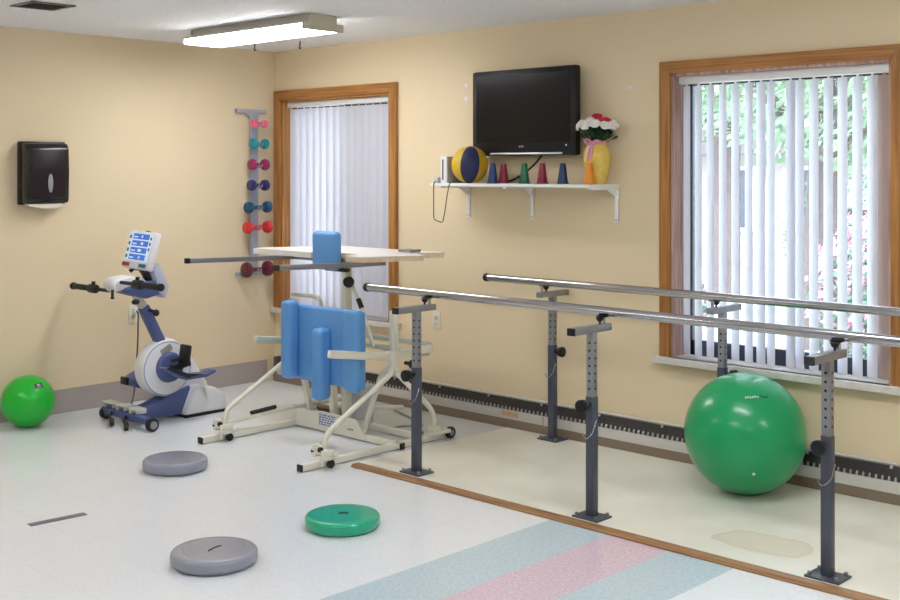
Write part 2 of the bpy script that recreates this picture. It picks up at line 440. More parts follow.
# baseboard heater
def heater():
    r = thing('baseboard_heater', 'long low cream baseboard heater with dark grille under both windows', 'heater', (4.8, -.03, .054))
    x0, x1 = .10, RX-.02
    MB().prism([(-.0605, .054), (-.0605, .108), (-.052, .108), (-.052, .060), (-.0015, .060), (-.0015, .054)], 'X', x0, x1).build('front_panel', M['heater'], r, smooth=False)
    MB().prism([(-.0015, .062), (-.0015, .186), (-.014, .186), (-.022, .180), (-.012, .176), (-.008, .062)], 'X', x0, x1).build('back_panel', M['heater'], r, smooth=False)
    MB().prism([(-.050, .062), (-.050, .104), (-.016, .170), (-.010, .170), (-.010, .062)], 'X', x0+.002, x1-.002).build('grille', M['heater_dark'], r, smooth=False)
    f = MB(); x = x0+.05
    while x < 5.6:
        f.prism([(-.0585, .100), (-.0560, .118), (-.0480, .128), (-.0440, .108)], 'X', x, x+.008); x += .031
    ff = f.build('fins', M['fin'], r, smooth=False); ff['label'] = 'row of metal fin tips along the grille'; ff['kind'] = 'stuff'
    x = .9
    while x < 5.6:
        MB().bar((x, -.0275, .160), (x, -.0175, .181), .014, .004).build('clip', M['fin'], r, smooth=False); x += .42
    # joint cover seen right of the standing frame
    MB().span((2.62, -.064, .055), (2.625, -.0608, .108)).build('seam_cover', M['fin'], r, smooth=False)
    MB().span((2.30, -.0622, .072), (2.43, -.0606, .1)).build('rust_stain', mat('rust', (204, 174, 136), .6, vary=.2, scale=30), r, smooth=False)
    e = MB(); e.span((.06, -.058, .056), (.099, -.002, .178)); e.build('pipe_end', mat('pipe_gap', (92, 78, 66), .7, vary=.4, scale=60), r, smooth=False)
heater()

# ------------------------------------------------------------------ floor mat + wood edging
me_ = MB().prism([(2.318, -1.268), (6.6, -1.268), (6.6, -.0635), (2.345, -.0635)], 'Z', .0004, .004)
tag(me_.build('vinyl_mat', M['vinylmat'], smooth=False), 'cream vinyl sheet laid on the floor under the parallel bars', 'mat')
se_ = MB().prism([(-1.332, .0004), (-1.332, .006), (-1.322, .016), (-1.280, .016), (-1.270, .005), (-1.270, .0004)], 'X', 2.36, 6.6, .001)
tag(se_.build('edging_strip', M['strip'], smooth=False), 'brown oak threshold strip along the front edge of the cream vinyl', 'edging strip')
tp = MB().box((2.104, -2.84, .0012), (.045, .258, .0016), .0, Matrix.Rotation(R_(-5), 4, 'Z'))
tag(tp.build('floor_tape', M['tape'], smooth=False), 'short strip of grey tape stuck on the white tiles', 'tape')

# ------------------------------------------------------------------ parallel bars
def parallel_bars():
    root = thing('parallel_bars', 'steel parallel walking bars on charcoal posts bolted over the cream vinyl', 'parallel bars', (3.8, -.65, .004))
    z0 = .004
    def post(x, y, sgn, kx, lowtop=.545, armz=.845):
        """sgn: +1 when the cross arm points its free end towards -y (front row)"""
        s = MB(); s.span((x-.0205, y-.0205, z0+.008), (x+.0205, y+.0205, lowtop), .004); p = s.build('post', M['post'], root)
        bp = MB(); bp.box((x, y, z0+.0045), (.140, .112, .009), .002); bp.build('base_plate', M['post'], p)
        for dx in (-.054, .054):
            for dy in (-.042, .042):
                MB().cyl((x+dx, y+dy, z0+.009), (x+dx, y+dy, z0+.022), .0075, n=6).build('bolt', M['zinc'], p)
        it = MB(); it.span((x-.018, y-.018, lowtop-.05), (x+.018, y+.018, armz-.012), .003)
        it.build('height_tube', M['zinc'], p)
        z = lowtop+.035
        while z < armz-.03:
            MB().cyl((x+.0172, y, z), (x+.0186, y, z), .0055, n=10).build('adjustment_hole', M['black'], p)
            MB().cyl((x, y-.0186, z), (x, y-.0172, z), .0055, n=10).build('adjustment_hole', M['black'], p); z += .034
        # cross arm along y: free end outward, bar side inward
        ya, yb = (y-.15*sgn, y+.125*sgn)
        MB().span((x-.020, min(ya, yb), armz-.016), (x+.020, max(ya, yb), armz+.016), .003).build('cross_arm', M['zinc'], p)
        MB().span((x-.0203, ya-.006, armz-.0163), (x+.0203, ya+.006, armz+.0163), .003).build('end_cap', M['cap'], p)
        yp = y+.095*sgn; yk = y+.06*sgn
        MB().cyl((x, yp, armz+.014), (x, yp, armz+.052), .008, n=12).build('bar_pin', M['steel'], p)
        k = MB(); k.cyl((x, yk, armz+.014), (x, yk, armz+.04), .0055, n=10); k.cyl((x, yk, armz+.028), (x, yk, armz+.046), .011, .020, n=14); k.box((x, yk+.02*sgn, armz+.050), (.05, .03, .006), .002)
        k.build('bar_knob', M['black'], p)
        kb = MB()
        if kx == 'y':
            kb.cyl((x, y-.022, lowtop-.035), (x, y-.058, lowtop-.035), .012, n=12); kb.cyl((x, y-.05, lowtop-.035), (x, y-.088, lowtop-.035), .027, .031, n=14, bev=.006)
        else:
            kb.cyl((x+.022, y, lowtop-.035), (x+.05, y, lowtop-.035), .012, n=12); kb.cyl((x+.046, y, lowtop-.035), (x+.078, y, lowtop-.035), .027, .031, n=14, bev=.006)
        kb.build('clamp_knob', M['black'], p)
        # wire safety pin on a loop
        pin = MB(); pin.tube([(x+.028, y-.01, lowtop-.1), (x+.040, y-.02, lowtop-.10), (x+.034, y-.045, lowtop-.16), (x-.005, y-.04, lowtop-.19), (x-.03, y-.03, lowtop-.165)], .0022, n=6, fillet=.03)
        pin.build('pin_wire', M['steel'], p)
    for x in (2.700, 3.812, 4.922):
        post(x, -1.185, 1, 'y')
    for x in (2.745, 3.85, 4.96):
        post(x, -.128, -1, 'x', lowtop=.55, armz=.845)
    def rail(x0, x1, y, z, name):
        m = MB(); m.cyl((x0, y, z), (x1, y, z), .0215, n=24)
        r = m.build('handrail', M['steel'], root)
        c = MB(); c.cyl((x0-.016, y, z), (x0+.012, y, z), .0245, n=24, bev=.004); c.build('rail_cap', M['cap'], r)
    rail(2.225, 6.2, -1.09, .915, 'front')
    rail(2.325, 6.2, -.223, .918, 'back')
parallel_bars()

# ------------------------------------------------------------------ exercise balls
def sphere_prof(r, n=40): return [(r*math.sin(PI*i/n), -r*math.cos(PI*i/n)) for i in range(n+1)]
def exercise_ball(name, c, r, m, label):
    root = thing(name, label, 'exercise ball', (c[0], c[1], c[2]-r))
    b = MB(); b.lathe(sphere_prof(r), c, n=72); b.build('shell', m, root)
    return root
B1 = exercise_ball('exercise_ball', (4.105, -.355, .291), .287, M['bigball'], 'large dark green inflated exercise ball on the cream vinyl under the window')
B2 = exercise_ball('exercise_ball', (.232, -2.05, .1575), .157, M['smallball'], 'small bright green inflated ball against the beige wall beside the bike')
CAM = Vector((6.925, -5.369, 1.549))
def decal(root, c, r, d, marks, m, name, up=(0, 0, 1), th=.0012):
    """small marks laid on a ball's skin around direction d; marks = (u, v, w, h) in metres on the skin"""
    d = Vector(d).normalized(); u = Vector(up).cross(d).normalized(); v = d.cross(u); mb = MB()
    for (a, b_, w_, h_) in marks:
        n = (d + u*(a/r) + v*(b_/r)).normalized()
        x = (u - n*u.dot(n)).normalized(); y = n.cross(x)
        Mx = Matrix((x, y, n)).transposed().to_4x4()
        mb.box(Vector(c)+n*(r+.0002), (w_, h_, th), 0, Mx)
    return mb.build(name, m, root, smooth=False)
d1 = (Vector((0, 0, 0)) + Vector((.48, -.46, .72)))
bc = (4.105, -.355, .291)
decal(B1, bc, .287, d1, [(-.055+.011*i, .002*math.sin(i*2), .007, .010) for i in range(6)], M['whiteprint'], 'print_mark')
decal(B1, bc, .287, d1, [(.018+.010*i, .003*math.cos(i*2.2), .006, .012) for i in range(4)], M['print'], 'print_mark')
bc2 = (.232, -2.05, .1575)
d2 = Vector((.70, .06, .66))
decal(B2, bc2, .157, d2, [(0, 0, .05, .034)], M['print'], 'print_patch')
decal(B2, bc2, .157, d2, [(-.014, .006, .010, .010), (0, .006, .008, .010), (.012, .006, .009, .010), (-.008, -.008, .012, .006), (.01, -.008, .012, .006)], M['whiteprint'], 'print_mark', th=.002)
pl_ = MB(); nn = Vector((.55, -.70, -.46)).normalized(); pl_.cyl(Vector(bc)+nn*.284, Vector(bc)+nn*.2895, .007, n=12); pl_.build('valve_plug', M['whiteprint'], B1)

# ------------------------------------------------------------------ balance discs
def balance_disc(loc, r, h, m, label, spikes, mark):
    root = thing('balance_disc', label, 'balance disc', loc, 'round balance discs on the floor')
    x, y, z = loc
    prof = [(0, .004), (r*.80, .004), (r*.95, h*.10), (r, h*.30), (r, h*.70), (r*.985, h*.82), (r*.95, h*.92), (r*.90, h*.955), (r*.8, h*.97), (r*.5, h*.985), (0, h)]
    MB().lathe(prof, (x, y, z), n=64).build('cushion', m, root)
    sp = MB()
    if spikes == 'top':
        for k in range(1, 9):
            rr = r*.10*k; n = int(6.5*k)
            for j in range(n):
                a = 2*PI*j/n+k*.4; hh = h*.985 if rr < r*.5 else h*.962
                sp.cyl((x+rr*math.cos(a), y+rr*math.sin(a), z+hh-.002), (x+rr*math.cos(a), y+rr*math.sin(a), z+hh+.0045), .0035, .0015, n=6)
        sp.build('nubs', m, root)['kind'] = 'stuff'
    elif spikes == 'bottom':
        for rr in (.80, .88):
            for j in range(60):
                a = 2*PI*j/60; sp.cyl((x+r*rr*math.cos(a), y+r*rr*math.sin(a), z), (x+r*rr*math.cos(a), y+r*rr*math.sin(a), z+.012), .003, .006, n=6)
        sp.build('nubs', m, root)['kind'] = 'stuff'
    else:
        for k in range(2, 9):
            for j in range(48): pass
        g = MB()
        for rr in (.28, .42, .56, .70):
            g.lathe([(r*rr-.0035, h*.97), (r*rr, h*.995), (r*rr+.0035, h*.97)], (x, y, z), n=64)
        g.build('ridges', m, root)
    if mark == 'x':
        k = MB(); zz = z+h+.001
        k.box((x, y, zz), (.050, .007, .0012), 0, Matrix.Rotation(R_(75), 4, 'Z')); k.box((x+.006, y+.006, zz), (.042, .006, .0012), 0, Matrix.Rotation(R_(15), 4, 'Z')); k.box((x-.012, y-.004, zz), (.034, .006, .0012), 0, Matrix.Rotation(R_(-38), 4, 'Z'))
        k.build('print_mark', M['print'], root, smooth=False)
    if mark == 'tick':
        k = MB(); zz = z+h+.0012
        k.tube([(x+.012, y-.036, zz), (x+.004, y-.014, zz), (x-.006, y+.008, zz), (x-.004, y+.036, zz)], .0025, n=6, fillet=.01)
        k.build('print_mark', M['print'], root, smooth=False)
    # dark rubber foot rim
    MB().lathe([(r*.7, 0.0004), (r*.86, 0.0004), (r*.90, .006), (r*.7, .006)], (x, y, z), n=48).build('base_rim', M['rubber'], root)
balance_disc((1.730, -1.990, 0), .166, .062, M['discgrey'], 'grey balance disc with a bumpy top beside the bike and standing frame', 'top', None)
balance_disc((3.085, -2.693, 0), .171, .058, M['discgrey'], 'grey balance disc with smooth ridged top beside the blue floor stripe', 'ridge', 'tick')
balance_disc((3.100, -2.035, 0), .164, .060, M['discgreen'], 'green balance disc on the white tiles in front of the parallel bars', 'bottom', 'x')

# ------------------------------------------------------------------ standing frame
def standing_frame():
    root = thing('standing_frame', 'cream tubular standing frame with blue knee pads and a white tabletop', 'standing frame', (1.8, -.9, 0))
    XL, XR = 1.36, 2.25
    b = MB()
    for x in (XL, XR):
        b.span((x-.019, -1.585, .004), (x+.019, -.50, .038), .004)
    b.span((XL, -.905, .004), (2.285, -.870, .038), .004)
    # second rail beside the cross member on the far side
    b.span((XL+.04, -.70, .012), (2.16, -.665, .045), .004)
    base = b.build('base', M['cream'], root)
    for x in (XL, XR):
        MB().span((x-.020, -1.590, .003), (x+.020, -1.578, .039), .003).build('end_cap', M['cap'], base)
    MB().span((2.283, -.906, .003), (2.291, -.869, .039), .003).build('end_cap', M['cap'], base)
    # front plate with its sticker
    pnl = MB(); pnl.prism([(XL+.02, .012), (XL+.02, .098), (1.63, .125), (1.93, .118), (2.02, .012)], 'Y', -.914, -.9065, .001); pnl = pnl.build('front_plate', M['cream'], root, smooth=False)
    st = MB().span((1.60, -.9155, .040), (1.76, -.9145, .116)).build('sticker', M['labelpaper'], pnl, smooth=False)
    ink = MB()
    rnd = random.Random(3)
    for row in range(5):
        x = 1.606
        while x < 1.745:
            w_ = rnd.uniform(.006, .018); ink.span((x, -.9163, .045+row*.014), (x+w_, -.9156, .052+row*.014)); x += w_+rnd.uniform(.005, .014)
    for i in range(4): ink.span((1.86+.013*i, -.9153, .052), (1.868+.013*i, -.9145, .060))
    ink.build('sticker_print', M['labelink'], pnl, smooth=False)
    # side frames
    for x in (XL, XR):
        t = MB()
        t.tube([(x, -1.425, .045), (x, -1.415, .165), (x, -.935, .425), (x, -.925, .50)], .0150, n=12, fillet=.07)
        t.tube([(x, -.60, .045), (x, -.60, .165), (x, -.895, .425), (x, -.905, .50)], .0150, n=12, fillet=.07)
        t.span((x-.020, -.937, .44), (x+.020, -.897, .775), .006)
        t.build('side_frame', M['cream'], root)
        a = MB(); a.bar((x, -1.39 if x == XR else -1.20, .585 if x == XR else .555), (x, -.965, .522), .028, .042, .006); a.bar((x, -.975, .524), (x, -.62, .534), .030, .046, .006)
        a.box((x, -.93, .522), (.048, .07, .056), .006)
        a.build('side_arm', M['cream'] if x == XR else M['palegreen'], root)
        # levelling casters at the front, wheel at the rear
        c = MB(); c.box((x+.0, -1.425, .078), (.085, .05, .03), .005); c.box((x-.045, -1.41, .06), (.035, .09, .02), .004); c.box((x+.05, -1.45, .055), (.03, .06, .022), .004); c.box((x-.01, -1.455, .095), (.05, .02, .05), .003); c.box((x-.055, -1.43, .095), (.02, .05, .03), .003); c.box((x+.03, -1.39, .06), (.05, .04, .012), .003); c.box((x+.062, -1.44, .085), (.012, .07, .03), .003); c.cyl((x+.055, -1.48, .02), (x+.055, -1.48, .10), .008, n=8); c.cyl((x-.05, -1.38, .02), (x-.05, -1.38, .12), .007, n=8)
        br = c.build('caster_bracket', M['cream'], root)
        w_ = MB(); w_.cyl((x+.04, -1.42, .022), (x+.062, -1.42, .022), .0215, n=18, bev=.004); w_.build('front_caster', M['rubber'], br)
        k2 = MB(); k2.cyl((x-.075, -1.44, .075), (x-.035, -1.44, .075), .011, n=10); k2.cyl((x+.02, -1.47, .10), (x+.035, -1.47, .10), .014, n=10); k2.build('bracket_knob', M['cap'], br)
        h = MB(); h.bar((x, -.66, .045), (x+.03, -.51, .05), .06, .022, .004); h.box((x, -.60, .07), (.07, .05, .03), .005); hb = h.build('wheel_bracket', M['cream'], root)
        wh = MB(); wh.cyl((x+.022, -.50, .0345), (x+.05, -.50, .0345), .034, n=24, bev=.005); wh.build('rear_wheel', M['rubber'], hb)
        MB().cyl((x+.02, -.50, .0345), (x+.053, -.50, .0345), .016, n=16).build('wheel_hub', M['zinc'], hb)
    # brace from the plate up to the upright
    br = MB(); br.tube([(1.965, -.885, .05), (2.12, -.885, .41), (2.225, -.895, .46)], .0165, n=12, fillet=.05); br.build('brace', M['cream'], root)
    kn = MB(); kn.cyl((2.31, -.84, .475), (2.36, -.84, .475), .026, n=14, bev=.005); kn.cyl((2.26, -.84, .475), (2.31, -.84, .475), .01, n=10); kn.build('arm_knob', M['cap'], root)
    # inner rail and the U shaped footrest tube
    u = MB()
    u.tube([(1.37, -1.42, .10), (1.37, -1.0, .115), (1.39, -.86, .125), (1.44, -.80, .10), (1.47, -.66, .085), (1.75, -.36, .085)], .014, n=10, fillet=.06)
    u.tube([(1.39, -.93, .125), (1.42, -.62, .125), (1.50, -.40, .11)], .013, n=10, fillet=.05)
    u.build('foot_tube', M['cream'], root)
    g = MB(); g.tube([(1.372, -1.24, .128), (1.372, -1.06, .138)], .012, n=10); g.build('tube_grip', M['rubber'], root)
    # lift levers under the pads
    MB().bar((1.395, -.87, .34), (1.485, -.87, .055), .035, .028, .004).build('lift_lever', M['cream'], root)
    MB().bar((1.665, -.87, .36), (1.695, -.87, .055), .035, .045, .004).build('lift_lever', M['cream'], root)
    mech = MB(); mech.cyl((1.52, -.85, .13), (1.66, -.85, .13), .018, n=12); mech.box((1.58, -.84, .115), (.10, .05, .05), .006); mech.build('pump_linkage', mat('worn_metal', (132, 112, 92), .5, metal=.4, vary=.2), root)
    MB().lathe([(0, .001), (.085, .001), (.105, .225), (.108, .24), (.102, .24), (.096, .225), (0, .22)], (1.635, -.635, 0), n=32).build('pump_tub', M['bucket'], root)
    # column with knob, strut, handle
    c = MB(); c.span((1.756, -.872, .06), (1.800, -.828, 1.012), .004); c.build('column', mat('column_enamel', (216, 212, 192), .4), root)
    kb = MB(); kb.cyl((1.80, -.87, .905), (1.825, -.885, .905), .010, n=10); kb.cyl((1.825, -.885, .905), (1.855, -.90, .905), .030, .034, n=14, bev=.005); kb.build('column_knob', M['cap'], root)
    s_ = MB(); s_.tube([(1.765, -.80, .885), (1.86, -.80, .735), (1.955, -.80, .525)], .011, n=10, fillet=.02); st_ = s_.build('strut', M['cream'], root)
    MB().tube([(1.823, -.80, .797), (1.855, -.80, .745)], .015, n=10).build('strut_sleeve', M['cap'], st_)
    ww = MB(); ww.tube([(2.05, -.99, 1.02), (2.06, -.98, .95), (2.03, -.95, .86), (2.01, -.92, .80)], .0025, n=6, fillet=.03); ww.build('release_cable', M['white'], root)
    ar = MB(); ar.tube([(1.37, -.93, .80), (1.60, -.95, .808), (1.66, -.95, .79), (1.67, -.95, .70)], .012, n=10, fillet=.05); ar.build('pad_handle', mat('handle_enamel', (200, 196, 176), .4), root)
    # seat support bars behind the pads
    q = MB(); q.bar((1.38, -.64, .50), (2.23, -.64, .50), .05, .025, .004); q.bar((1.45, -.50, .525), (2.1, -.50, .525), .07, .02, .004); q.build('seat_bar', M['palegreen'], root)
    # blue pads
    k = MB(); k.box((1.92, -1.095, .562), (.56, .045, .435), .02, None, 4); bd = k.build('knee_board', M['blue'], root)
    def roll(x0, x1, z0, z1, yf, yb, nm):
        rr = MB(); rr.span((x0, yf, z0), (x1, yb, z1)); o = rr.bm
        bmesh.ops.bevel(o, geom=o.edges[:], offset=.030, segments=5, profile=.5, affect='EDGES'); rr.build(nm, M['blue'], root, angle=60)
    roll(1.578, 1.668, .352, .803, -1.195, -1.105, 'side_bolster')
    roll(2.092, 2.212, .335, .790, -1.165, -1.105, 'side_bolster')
    roll(1.858, 1.948, .265, .668, -1.20, -1.105, 'centre_bolster')
    # slide rails of the tabletop
    for x, y1, ya in ((1.30, -.62, -1.625), (2.05, -.80, -1.575)):
        rl = MB(); rl.bar((x, ya, 1.040), (x, -1.06, 1.024), .028, .028, .003); rl.bar((x, -1.062, 1.024), (x, y1, 1.0225), .028, .028, .003); o = rl.build('slide_rail', M['zinc'], root)
        MB().span((x-.0150, ya-.018, 1.025), (x+.0150, ya+.006, 1.055), .003).build('rail_cap', M['cap'], o)
    cr = MB(); cr.bar((1.30, -.85, 1.022), (2.05, -.85, 1.022), .028, .028, .003); cr.build('slide_cross_bar', M['zinc'], root)
    # chest pad between the rails
    ch = MB(); ch.span((1.632, -1.005, .975), (1.850, -.940, 1.200)); bmesh.ops.bevel(ch.bm, geom=ch.bm.edges[:], offset=.030, segments=5, profile=.5, affect='EDGES'); chp = ch.build('chest_pad', M['blue'], root, angle=60)
    MB().span((1.68, -.936, .965), (1.865, -.900, .985), .003).build('pad_bracket', M['cap'], chp)
    # tabletop with the body cut-out, bare birch edges
    poly = [(1.06, -.985), (1.60, -.975), (1.64, -.88), (1.92, -.88), (1.96, -1.02), (2.105, -1.03), (2.245, -.675), (2.085, -.59), (2.16, -.42), (1.30, -.46), (1.04, -.88)]
    tt = MB(); tt.prism(poly, 'Z', 1.0375, 1.0665); tb = tt.build('tabletop', M['rawwood'], root, smooth=False)
    MB().prism(poly, 'Z', 1.0667, 1.070).build('table_laminate', M['laminate'], tb, smooth=False)
    MB().prism([(1.058, -.9885), (1.604, -.9785), (1.602, -.9755), (1.06, -.9855)], 'Z', 1.037, 1.0705).build('table_edging', M['laminate'], tb, smooth=False)
    MB().box((2.01, -.56, 1.079), (.10, .09, .016), .002).build('table_clamp', M['zinc'], tb)
    return root
standing_frame()
cc = MB()
cc.tube([(1.50, -.20, .008), (1.78, -.30, .008), (1.98, -.40, .008), (1.86, -.50, .008), (1.90, -.62, .008), (2.12, -.56, .008), (2.04, -.34, .008), (1.88, -.24, .008)], .006, n=8, fillet=.12, fs=8)
tag(cc.build('coiled_cable', M['cord']), 'loose loops of grey cable lying on the floor behind the standing frame', 'cable')

# ------------------------------------------------------------------ motor exercise bike
def exercise_bike():
    X = .60
    root = thing('exercise_bike', 'blue and white motorised arm and leg exerciser with a tilted screen', 'exercise bike', (X, -1.3, 0))
    # base beam and nose
    bm_ = MB(); bm_.prism([(-1.615, .028), (-1.615, .075), (-1.48, .10), (-1.19, .195), (-1.19, .022), (-1.4, .022)], 'X', X-.06, X+.075, .012)
    bm_.build('base_beam', M['bikeblue'], root)
    ns = MB(); ns.prism([(-1.262, .018), (-1.195, .180), (-1.165, .200), (-1.03, .168), (-.965, .125), (-.935, .018)], 'X', X-.125, X+.125, .022, 3); nose = ns.build('nose_cover', M['bikewhite'], root, angle=50)
    MB().prism([(-1.252, .0005), (-1.252, .017), (-.945, .017), (-.945, .0005)], 'X', X-.115, X+.115).build('nose_base', M['cap'], nose, smooth=False)
    # disc housing with fairing
    d = MB(); d.cyl((X-.055, -1.345, .318), (X+.055, -1.345, .318), .176, n=56, bev=.016)
    d.prism([(-1.42, .475), (-1.30, .50), (-1.20, .43), (-1.12, .31), (-1.05, .20), (-1.02, .12), (-1.12, .10), (-1.35, .145)], 'X', X-.050, X+.050, .014)
    hs = d.build('motor_housing', M['bikewhite'], root, angle=50)
    rim = MB(); rim.lathe([(.160, .0), (.165, .004), (.170, .0), (.165, -.004)], (X+.052, -1.345, .318), 'X', n=56); rim.build('housing_trim', mat('trim_grey_blue', (150, 160, 188), .4), hs)
    cv = MB(); cv.cyl((X+.05, -1.335, .325), (X+.085, -1.335, .325), .098, .088, n=40, bev=.008); cv.build('crank_cover', M['bikeblue'], root, angle=50)
    MB().cyl((X-.085, -1.335, .325), (X-.05, -1.335, .325), .10, .112, n=40, bev=.008).build('crank_cover', M['bikeblue'], root, angle=50)
    cv2 = MB(); cv2.lathe([(0, .003), (.04, .003), (.048, 0)], (X+.084, -1.335, .325), 'X', n=28); cv2.build('hub_cap', M['bikeblue'], root)
    # cranks and foot shells
    cr = MB(); cr.cyl((X+.08, -1.335, .325), (X+.13, -1.335, .325), .02, n=16); cr.bar((X+.115, -1.35, .325), (X+.115, -1.22, .345), .02, .034, .005); cr.build('crank', M['cap'], root)
    cr = MB(); cr.cyl((X-.13, -1.335, .325), (X-.08, -1.335, .325), .02, n=16); cr.bar((X-.115, -1.335, .325), (X-.115, -1.40, .21), .034, .02, .005)
    cr.build('crank', M['cap'], root)
    fs = MB(); fs.prism([(-1.46, .345), (-1.43, .350), (-1.30, .290), (-1.16, .283), (-1.10, .300), (-1.10, .285), (-1.17, .262), (-1.32, .262)], 'X', X+.12, X+.225, .006); fs.build('foot_shell', M['bikeblue'], root)
    MB().prism([(-1.47, .352), (-1.44, .358), (-1.31, .302), (-1.20, .288), (-1.32, .276)], 'X', X+.226, X+.236, .002).build('foot_sole', M['cap'], root)
    cp = MB(); cp.box((X+.14, -1.275, .405), (.10, .028, .125), .010, Matrix.Rotation(R_(-8), 4, 'X')); cp.bar((X+.12, -1.36, .375), (X+.13, -1.28, .385), .022, .022, .004); cp.build('calf_support', M['cap'], root)
    ls = MB(); ls.prism([(-1.47, .200), (-1.465, .240), (-1.34, .295), (-1.300, .330), (-1.285, .165), (-1.31, .160), (-1.43, .180)], 'X', X-.275, X-.13, .012); ls.build('foot_shell', M['bikeblue'], root)
    MB().span((X-.282, -1.478, .196), (X-.20, -1.462, .244), .004).build('foot_sole', M['cap'], root)
    # wheel bar across the user end
    wb = MB(); wb.bar((X-.24, -1.605, .058), (X+.27, -1.605, .058), .05, .042, .01); wb.build('wheel_bar', M['bikeblue'], root)
    for dx in (-.262, .268):
        w_ = MB(); w_.cyl((X+dx, -1.60, .0405), (X+dx+.034, -1.60, .0405), .040, n=26, bev=.006); ww = w_.build('wheel', M['rubber'], root)
        MB().cyl((X+dx-.002, -1.60, .0405), (X+dx+.037, -1.60, .0405), .024, n=20).build('wheel_disc', M['zinc'], ww)
    for dx, wd in ((-.20, .13), (-.055, .11), (.09, .10)):
        pt = MB(); pt.box((X+dx, -1.585, .108), (wd, .075, .010), .003); pt.box((X+dx+wd/2, -1.585, .098), (.010, .07, .03), .003); pt.box((X+dx-wd*.3, -1.59, .09), (.03, .05, .03), .003)
        pt.build('foot_plate', M['footplate'], root)
    for dx in (-.13, .035):
        lv = MB(); lv.tube([(X+dx, -1.62, .065), (X+dx+.03, -1.66, .045), (X+dx+.13, -1.70, .026)], .009, n=8, fillet=.03); lv.cyl((X+dx+.075, -1.67, .034), (X+dx+.15, -1.712, .020), .015, n=12, bev=.004); lv.build('foot_lever', M['cap'], root)
    # column
    c = MB(); c.bar((X, -1.325, .40), (X, -1.488, .715), .066, .060, .012, up=(0, 1, 0)); c.build('column', M['bikeblue'], root)
    ic = MB(); ic.bar((X, -1.47, .68), (X, -1.545, .805), .052, .046, .008, up=(0, 1, 0)); ic.build('inner_column', mat('pale_metal', (204, 200, 190), .35, metal=.3), root)
    bkt = MB(); bkt.box((X+.015, -1.355, .435), (.085, .09, .05), .008, Matrix.Rotation(R_(28), 4, 'X')); bkt.build('column_clamp', mat('clamp_metal', (170, 168, 162), .4, metal=.4), root)
    k = MB(); k.cyl((X+.03, -1.46, .690), (X+.065, -1.45, .682), .011, n=10); k.ball((X+.080, -1.445, .676), .022, 16); k.build('column_knob', M['cap'], root)
    k = MB(); k.ball((X+.045, -1.565, .750), .022, 16, (1, 1.2, .8)); k.build('column_knob', M['cap'], root)
    # arm head
    h = MB(); h.prism([(-1.715, .832), (-1.735, .868), (-1.70, .902), (-1.60, .915), (-1.50, .885), (-1.50, .845), (-1.62, .84), (-1.70, .82)], 'X', X-.065, X+.065, .020, 3); h.build('arm_head', M['bikewhite'], root, angle=60)
    hl = MB(); hl.prism([(-1.66, .838), (-1.60, .855), (-1.44, .875), (-1.38, .85), (-1.39, .79), (-1.50, .765), (-1.64, .805)], 'X', X-.072, X+.072, .012); hl.build('head_cover', M['bikeblue'], root)
    bp = MB(); bp.prism([(-1.42, .80), (-1.38, .76), (-1.35, .83), (-1.42, .985), (-1.46, .93)], 'X', X-.085, X+.085, .010); bp.build('head_bracket', mat('pale_blue_grey', (186, 192, 212), .4), root)
    pin = MB(); pin.cyl((X+.04, -1.72, .835), (X+.04, -1.72, .785), .009, n=8); pin.box((X+.04, -1.72, .785), (.03, .012, .010), .002); pin.build('head_pin', M['cap'], root)
    for sg, dz in ((-1, -.026), (1, .034)):
        g = MB(); z = .845+dz; y = -1.68
        g.cyl((X+sg*.07, y, z), (X+sg*.26, y, z), .011, n=12); g.cyl((X+sg*.22, y, z), (X+sg*.30, y, z), .028, n=14, bev=.006)
        gg = g.build('hand_crank', M['cap'], root)
        gr = MB(); gr.cyl((X+sg*.29, y, z), (X+sg*.50, y, z), .0185, n=16, bev=.005); gr.cyl((X+sg*.485, y, z), (X+sg*.515, y, z), .023, n=16, bev=.006); gr.build('grip', M['rubber'], gg)
        kn = MB(); kn.cyl((X+sg*.255, y, z), (X+sg*.255, y, z+.045), .012, n=10); kn.build('crank_knob', M['cap'], gg)
    # screen, tilted back
    tilt = Matrix.Rotation(R_(-16), 4, 'X') @ Matrix.Rotation(R_(13), 4, 'Z')
    sc = Vector((X+.025, -1.512, 1.060))
    def on(u, v, d): return sc + tilt.to_3x3() @ Vector((u, d, v))
    e = MB(); e.box(sc, (.226, .056, .236), .012, tilt, 3); scr = e.build('display_unit', M['bikewhite'], root)
    def pad(u, v, w_, h_, m, nm, d=-.0290, th=.003):
        q = MB(); q.box(on(u, v, d), (w_, th, h_), 0, tilt); return q.build(nm, m, scr, smooth=False)
    pad(0, .018, .194, .178, M['uipale'], 'screen')
    ui = MB()
    for i in range(4): ui.box(on(.004, .082-.043*i, -.0310), (.134, .002, .034), 0, tilt)
    ui.build('screen_block', M['uiblue'], scr, smooth=False)
    for i in range(4):
        v = .082-.043*i; tx = MB()
        tx.box(on(-.04, v-.004, -.0323), (.034, .0012, .008), 0, tilt); tx.build('screen_text', M['uipale'], scr, smooth=False); tx = MB(); tx.box(on(.012+.01*(i % 2), v, -.0323), (.012+.008*(i % 3), .0012, .016), 0, tilt)
        tx.build('screen_text', M['uipale'], scr, smooth=False)
    ic_ = MB()
    for i in range(4):
        ic_.box(on(-.085, .075-.040*i, -.0310), (.014, .002, .020), 0, tilt)
        if i < 3: ic_.box(on(.087, .075-.034*i, -.0310), (.012, .002, .018), 0, tilt)
    ic_.build('screen_icon', mat('ui_dark', (86, 96, 84), .4), scr, smooth=False)
    pad(-.074, -.096, .058, .022, M['btnred'], 'stop_button', th=.008); pad(.066, -.096, .058, .022, M['btngreen'], 'start_button', th=.008)
    tx2 = MB(); tx2.box(on(-.01, .110, -.0285), (.06, .0015, .008), 0, tilt); tx2.build('display_print', M['labelpaper'], scr, smooth=False)
